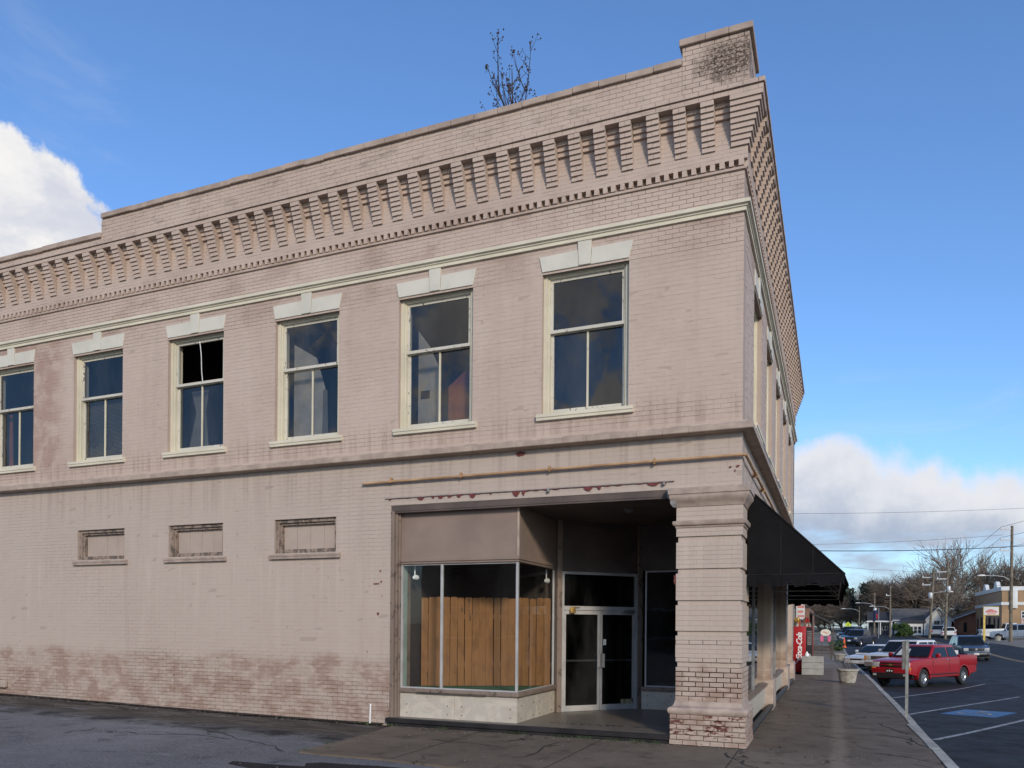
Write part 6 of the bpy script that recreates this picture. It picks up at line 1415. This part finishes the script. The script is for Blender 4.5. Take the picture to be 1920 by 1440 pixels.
def far_wood():
    b = MB(); rg = random.Random(77); ms = [protos[k][1] for k in ('round', 'tall', 'oak')]; ml = [protos[k][0] for k in ('round', 'tall', 'oak')]
    V, F, o = [], [], 0
    for i in range(40):
        x = -14 + 74 * (i + rg.random()) / 26; y = 174 + rg.uniform(0, 34); s = rg.uniform(.50, .78)
        if i >= 26: x = -9 + 22 * (i - 26 + rg.random()) / 14; y = 152 + rg.uniform(0, 30); s = rg.uniform(.45, .68)
        a = rg.uniform(0, 6.28); z0 = 1.2; kk = rg.choice((0, 0, 1, 2))
        for me in (ms[kk], ml[kk]):
            co = np.empty(len(me.vertices) * 3); me.vertices.foreach_get('co', co); co = co.reshape(-1, 3) * s
            c, s_ = math.cos(a), math.sin(a); V.append(np.stack([co[:, 0] * c - co[:, 1] * s_ + x, co[:, 0] * s_ + co[:, 1] * c + y, co[:, 2] + z0], 1))
            lv = np.empty(len(me.loops), int); me.loops.foreach_get('vertex_index', lv); ls = np.empty(len(me.polygons), int); lt = np.empty(len(me.polygons), int); me.polygons.foreach_get('loop_start', ls); me.polygons.foreach_get('loop_total', lt)
            F.append((lv + o, lt)); o += len(co)
    V = np.concatenate(V); lv = np.concatenate([f[0] for f in F]); lt = np.concatenate([f[1] for f in F]); ls = np.concatenate([[0], np.cumsum(lt)[:-1]])
    me = bpy.data.meshes.new('far_wood'); me.vertices.add(len(V)); me.vertices.foreach_set('co', V.ravel()); me.loops.add(len(lv)); me.loops.foreach_set('vertex_index', lv.astype(np.int32)); me.polygons.add(len(lt)); me.polygons.foreach_set('loop_start', ls.astype(np.int32)); me.polygons.foreach_set('loop_total', lt.astype(np.int32)); me.update(calc_edges=True); me.materials.append(MATS['bark_grey'])
    ob = bpy.data.objects.new('far_wood', me); COL.objects.link(ob); tag(ob, 'far bare woodland closing the view beyond the street', 'woodland', kind='stuff')
far_wood()
def weeds():
    rg = random.Random(15); b = MB()
    spots = [(-5.9, -.12), (-4.9, -.10), (-3.6, -.12), (-2.6, -.11), (-2.35, -.11), (-1.9, -.12), (-1.5, -.12), (-1.25, -.12), (-6.5, -.08), (-3.55, -.10), (-2.8, -.11), (-5.6, -2.9), (-5.5, -2.6), (-5.75, -2.2)]
    for x, y in spots:
        for i in range(26):
            px_, py = x + rg.gauss(0, .09), y + rg.gauss(0, .018); h = rg.uniform(.015, .065); a = rg.uniform(0, 6.28); wv = .006; z = G(px_, py) + .0 if y < -1 else .0
            b.add([(px_ - wv * math.cos(a), py - wv * math.sin(a), z), (px_ + wv * math.cos(a), py + wv * math.sin(a), z), (px_ + rg.gauss(0, .02), py + rg.gauss(0, .02), z + h)], [(0, 1, 2)])
    tag(b.build('weeds', 'bush_green'), 'small green weeds growing along the foot of the step', 'weeds', kind='stuff')
weeds()

def cracks():
    rg = random.Random(31)
    def path(p0, p1, n, amp):
        p0, p1 = Vector(p0), Vector(p1); d = (p1 - p0); nn = Vector((-d.y, d.x)).normalized(); o = 0; out = []
        for i in range(n + 1):
            o += rg.gauss(0, amp); out.append(p0 + d * i / n + nn * o * (1 if 0 < i < n else .5))
        return out
    spec = [((2.05, 4.3), (2.45, 2.4), 9, .05), ((2.45, 2.4), (2.3, 1.4), 6, .05), ((1.95, 2.6), (2.6, 1.3), 8, .05), ((1.1, 1.9), (1.6, 1.75), 5, .03), ((-.1, -.5), (.35, -1.6), 9, .05), ((.35, -1.6), (.2, -2.6), 7, .05), ((.35, -1.5), (1.2, -1.9), 7, .05), ((-2.6, -.6), (-2.9, -2.2), 9, .05), ((1.2, -2.4), (2.5, -2.9), 8, .06), ((2.2, 8.5), (1.5, 9.6), 7, .05), ((-5.9, -3.1), (-8.6, -2.0), 16, .06), ((-7.3, -2.5), (-9.5, -3.0), 12, .06), ((-4.6, -1.2), (-3.2, -1.5), 8, .05)]
    for p0, p1, n, amp in spec:
        pts = path(p0, p1, n, amp); b = MB()
        for i, p in enumerate(pts):
            t = (pts[min(i + 1, len(pts) - 1)] - pts[max(0, i - 1)]).normalized(); w_ = rg.uniform(.006, .022) if 0 < i < len(pts) - 1 else .002
            for sg in (-1, 1):
                q = p + Vector((-t.y, t.x)) * w_ * sg; z = (zs(q.y) if q.y > 0 else 0.0 - .004 if q.x > -5.7 else G(q.x, q.y) - .004) + .004; b.v.append((q.x, q.y, z))
        b.f = [(2 * i, 2 * i + 1, 2 * i + 3, 2 * i + 2) for i in range(len(pts) - 1)]
        tag(b.build('pavement_crack', 'crack_dark'), kind='structure')
    for y in (3.2, 6.4, 9.6, 12.8, 16, 19.2, 22.4, 25.6, 28.8):
        b = MB(); b.v = [(0.1, y, zs(y) + .003), (2.6, y + .02, zs(y) + .003), (2.6, y + .035, zs(y) + .003), (0.1, y + .015, zs(y) + .003)]; b.f = [(0, 1, 2, 3)]
        tag(b.build('pavement_joint', 'crack_dark'), kind='structure')
    for x in (-4.2, -2.1, 0.0):
        b = MB(); b.v = [(x, -.05, .001), (x + .014, -.05, .001), (x + .034, -3.0, .001), (x + .02, -3.0, .001)]; b.f = [(0, 1, 2, 3)]; tag(b.build('pavement_joint', 'crack_dark'), kind='structure')
simple('crack_dark', (0.018, 0.015, 0.012), 0.95, 0.2, 6.0)
cracks()
def litter():
    rg = random.Random(41); b = MB(); lf = MB()
    for i in range(900):
        x = rg.uniform(-20, 2.4); y = -abs(rg.gauss(0, .22)) - .03 if rg.random() < .6 else rg.uniform(-5, -.1)
        if x > -6: y -= .08
        z = (G(x, y) if x < -5.8 else 0) + .002; s_ = rg.uniform(.005, .016); a = rg.uniform(0, 3.1)
        b.add([(x + s_ * math.cos(a + k * 1.57), y + s_ * math.sin(a + k * 1.57), z) for k in range(4)] + [(x, y, z + s_ * .9)], [(0, 1, 4), (1, 2, 4), (2, 3, 4), (3, 0, 4)])
    for i in range(420):
        x, y = (rg.uniform(-20, -.9), -abs(rg.gauss(0, .16)) - .05) if rg.random() < .5 else (rg.uniform(.12, .5) + abs(rg.gauss(0, .3)), rg.uniform(-3, 22))
        if -6.1 < x < 0 and y > -.12: y -= .12
        z = (zs(y) if y > 0 else G(x, y) if x < -5.8 else 0) + .004; s_ = rg.uniform(.012, .035); a = rg.uniform(0, 6.28); u = Vector((math.cos(a), math.sin(a), rg.uniform(-.1, .3))) * s_; v = Vector((-math.sin(a), math.cos(a), rg.uniform(-.1, .4))) * s_ * .6; p = Vector((x, y, z + .004))
        lf.add([p - u, p + v, p + u, p - v], [(0, 1, 2, 3)])
    tag(b.build('grit', 'grit_grey'), 'loose grit scattered on the asphalt and along the wall foot', 'grit', kind='stuff'); tag(lf.build('dead_leaves', 'leaf_dead'), 'dead leaves gathered along the wall and the step', 'leaves', kind='stuff')
simple('grit_grey', (0.16, 0.145, 0.125), 0.9, 0.4, 20.0); simple('leaf_dead', (0.12, 0.075, 0.04), 0.8, 0.4, 20.0)
litter()
def opposite():  # unseen block added so the shop glass mirrors less bright sky
    r = thing('added_reflection_building', 'unseen brick building added behind the camera to darken the shop glass reflections', 'building', (-30, -44, float(G(-30, -35))))
    MB().box(0, 46, -10, 0, -1, 7.2).build('wall', 'brick_brown', r); MB().box(-.1, 46.1, -10, .1, 7.2, 7.45).build('coping', 'coping_paint', r)  # wall and coping of the added unseen building
    for i in range(9):
        w = MB().box(1.5 + i * 5, 4.8 + i * 5, .0, .06, .6, 3.0).build('window', 'trim_white', r); MB().box(1.6 + i * 5, 4.7 + i * 5, .06, .07, .7, 2.9).build('pane', 'dark_pane', w)
opposite()
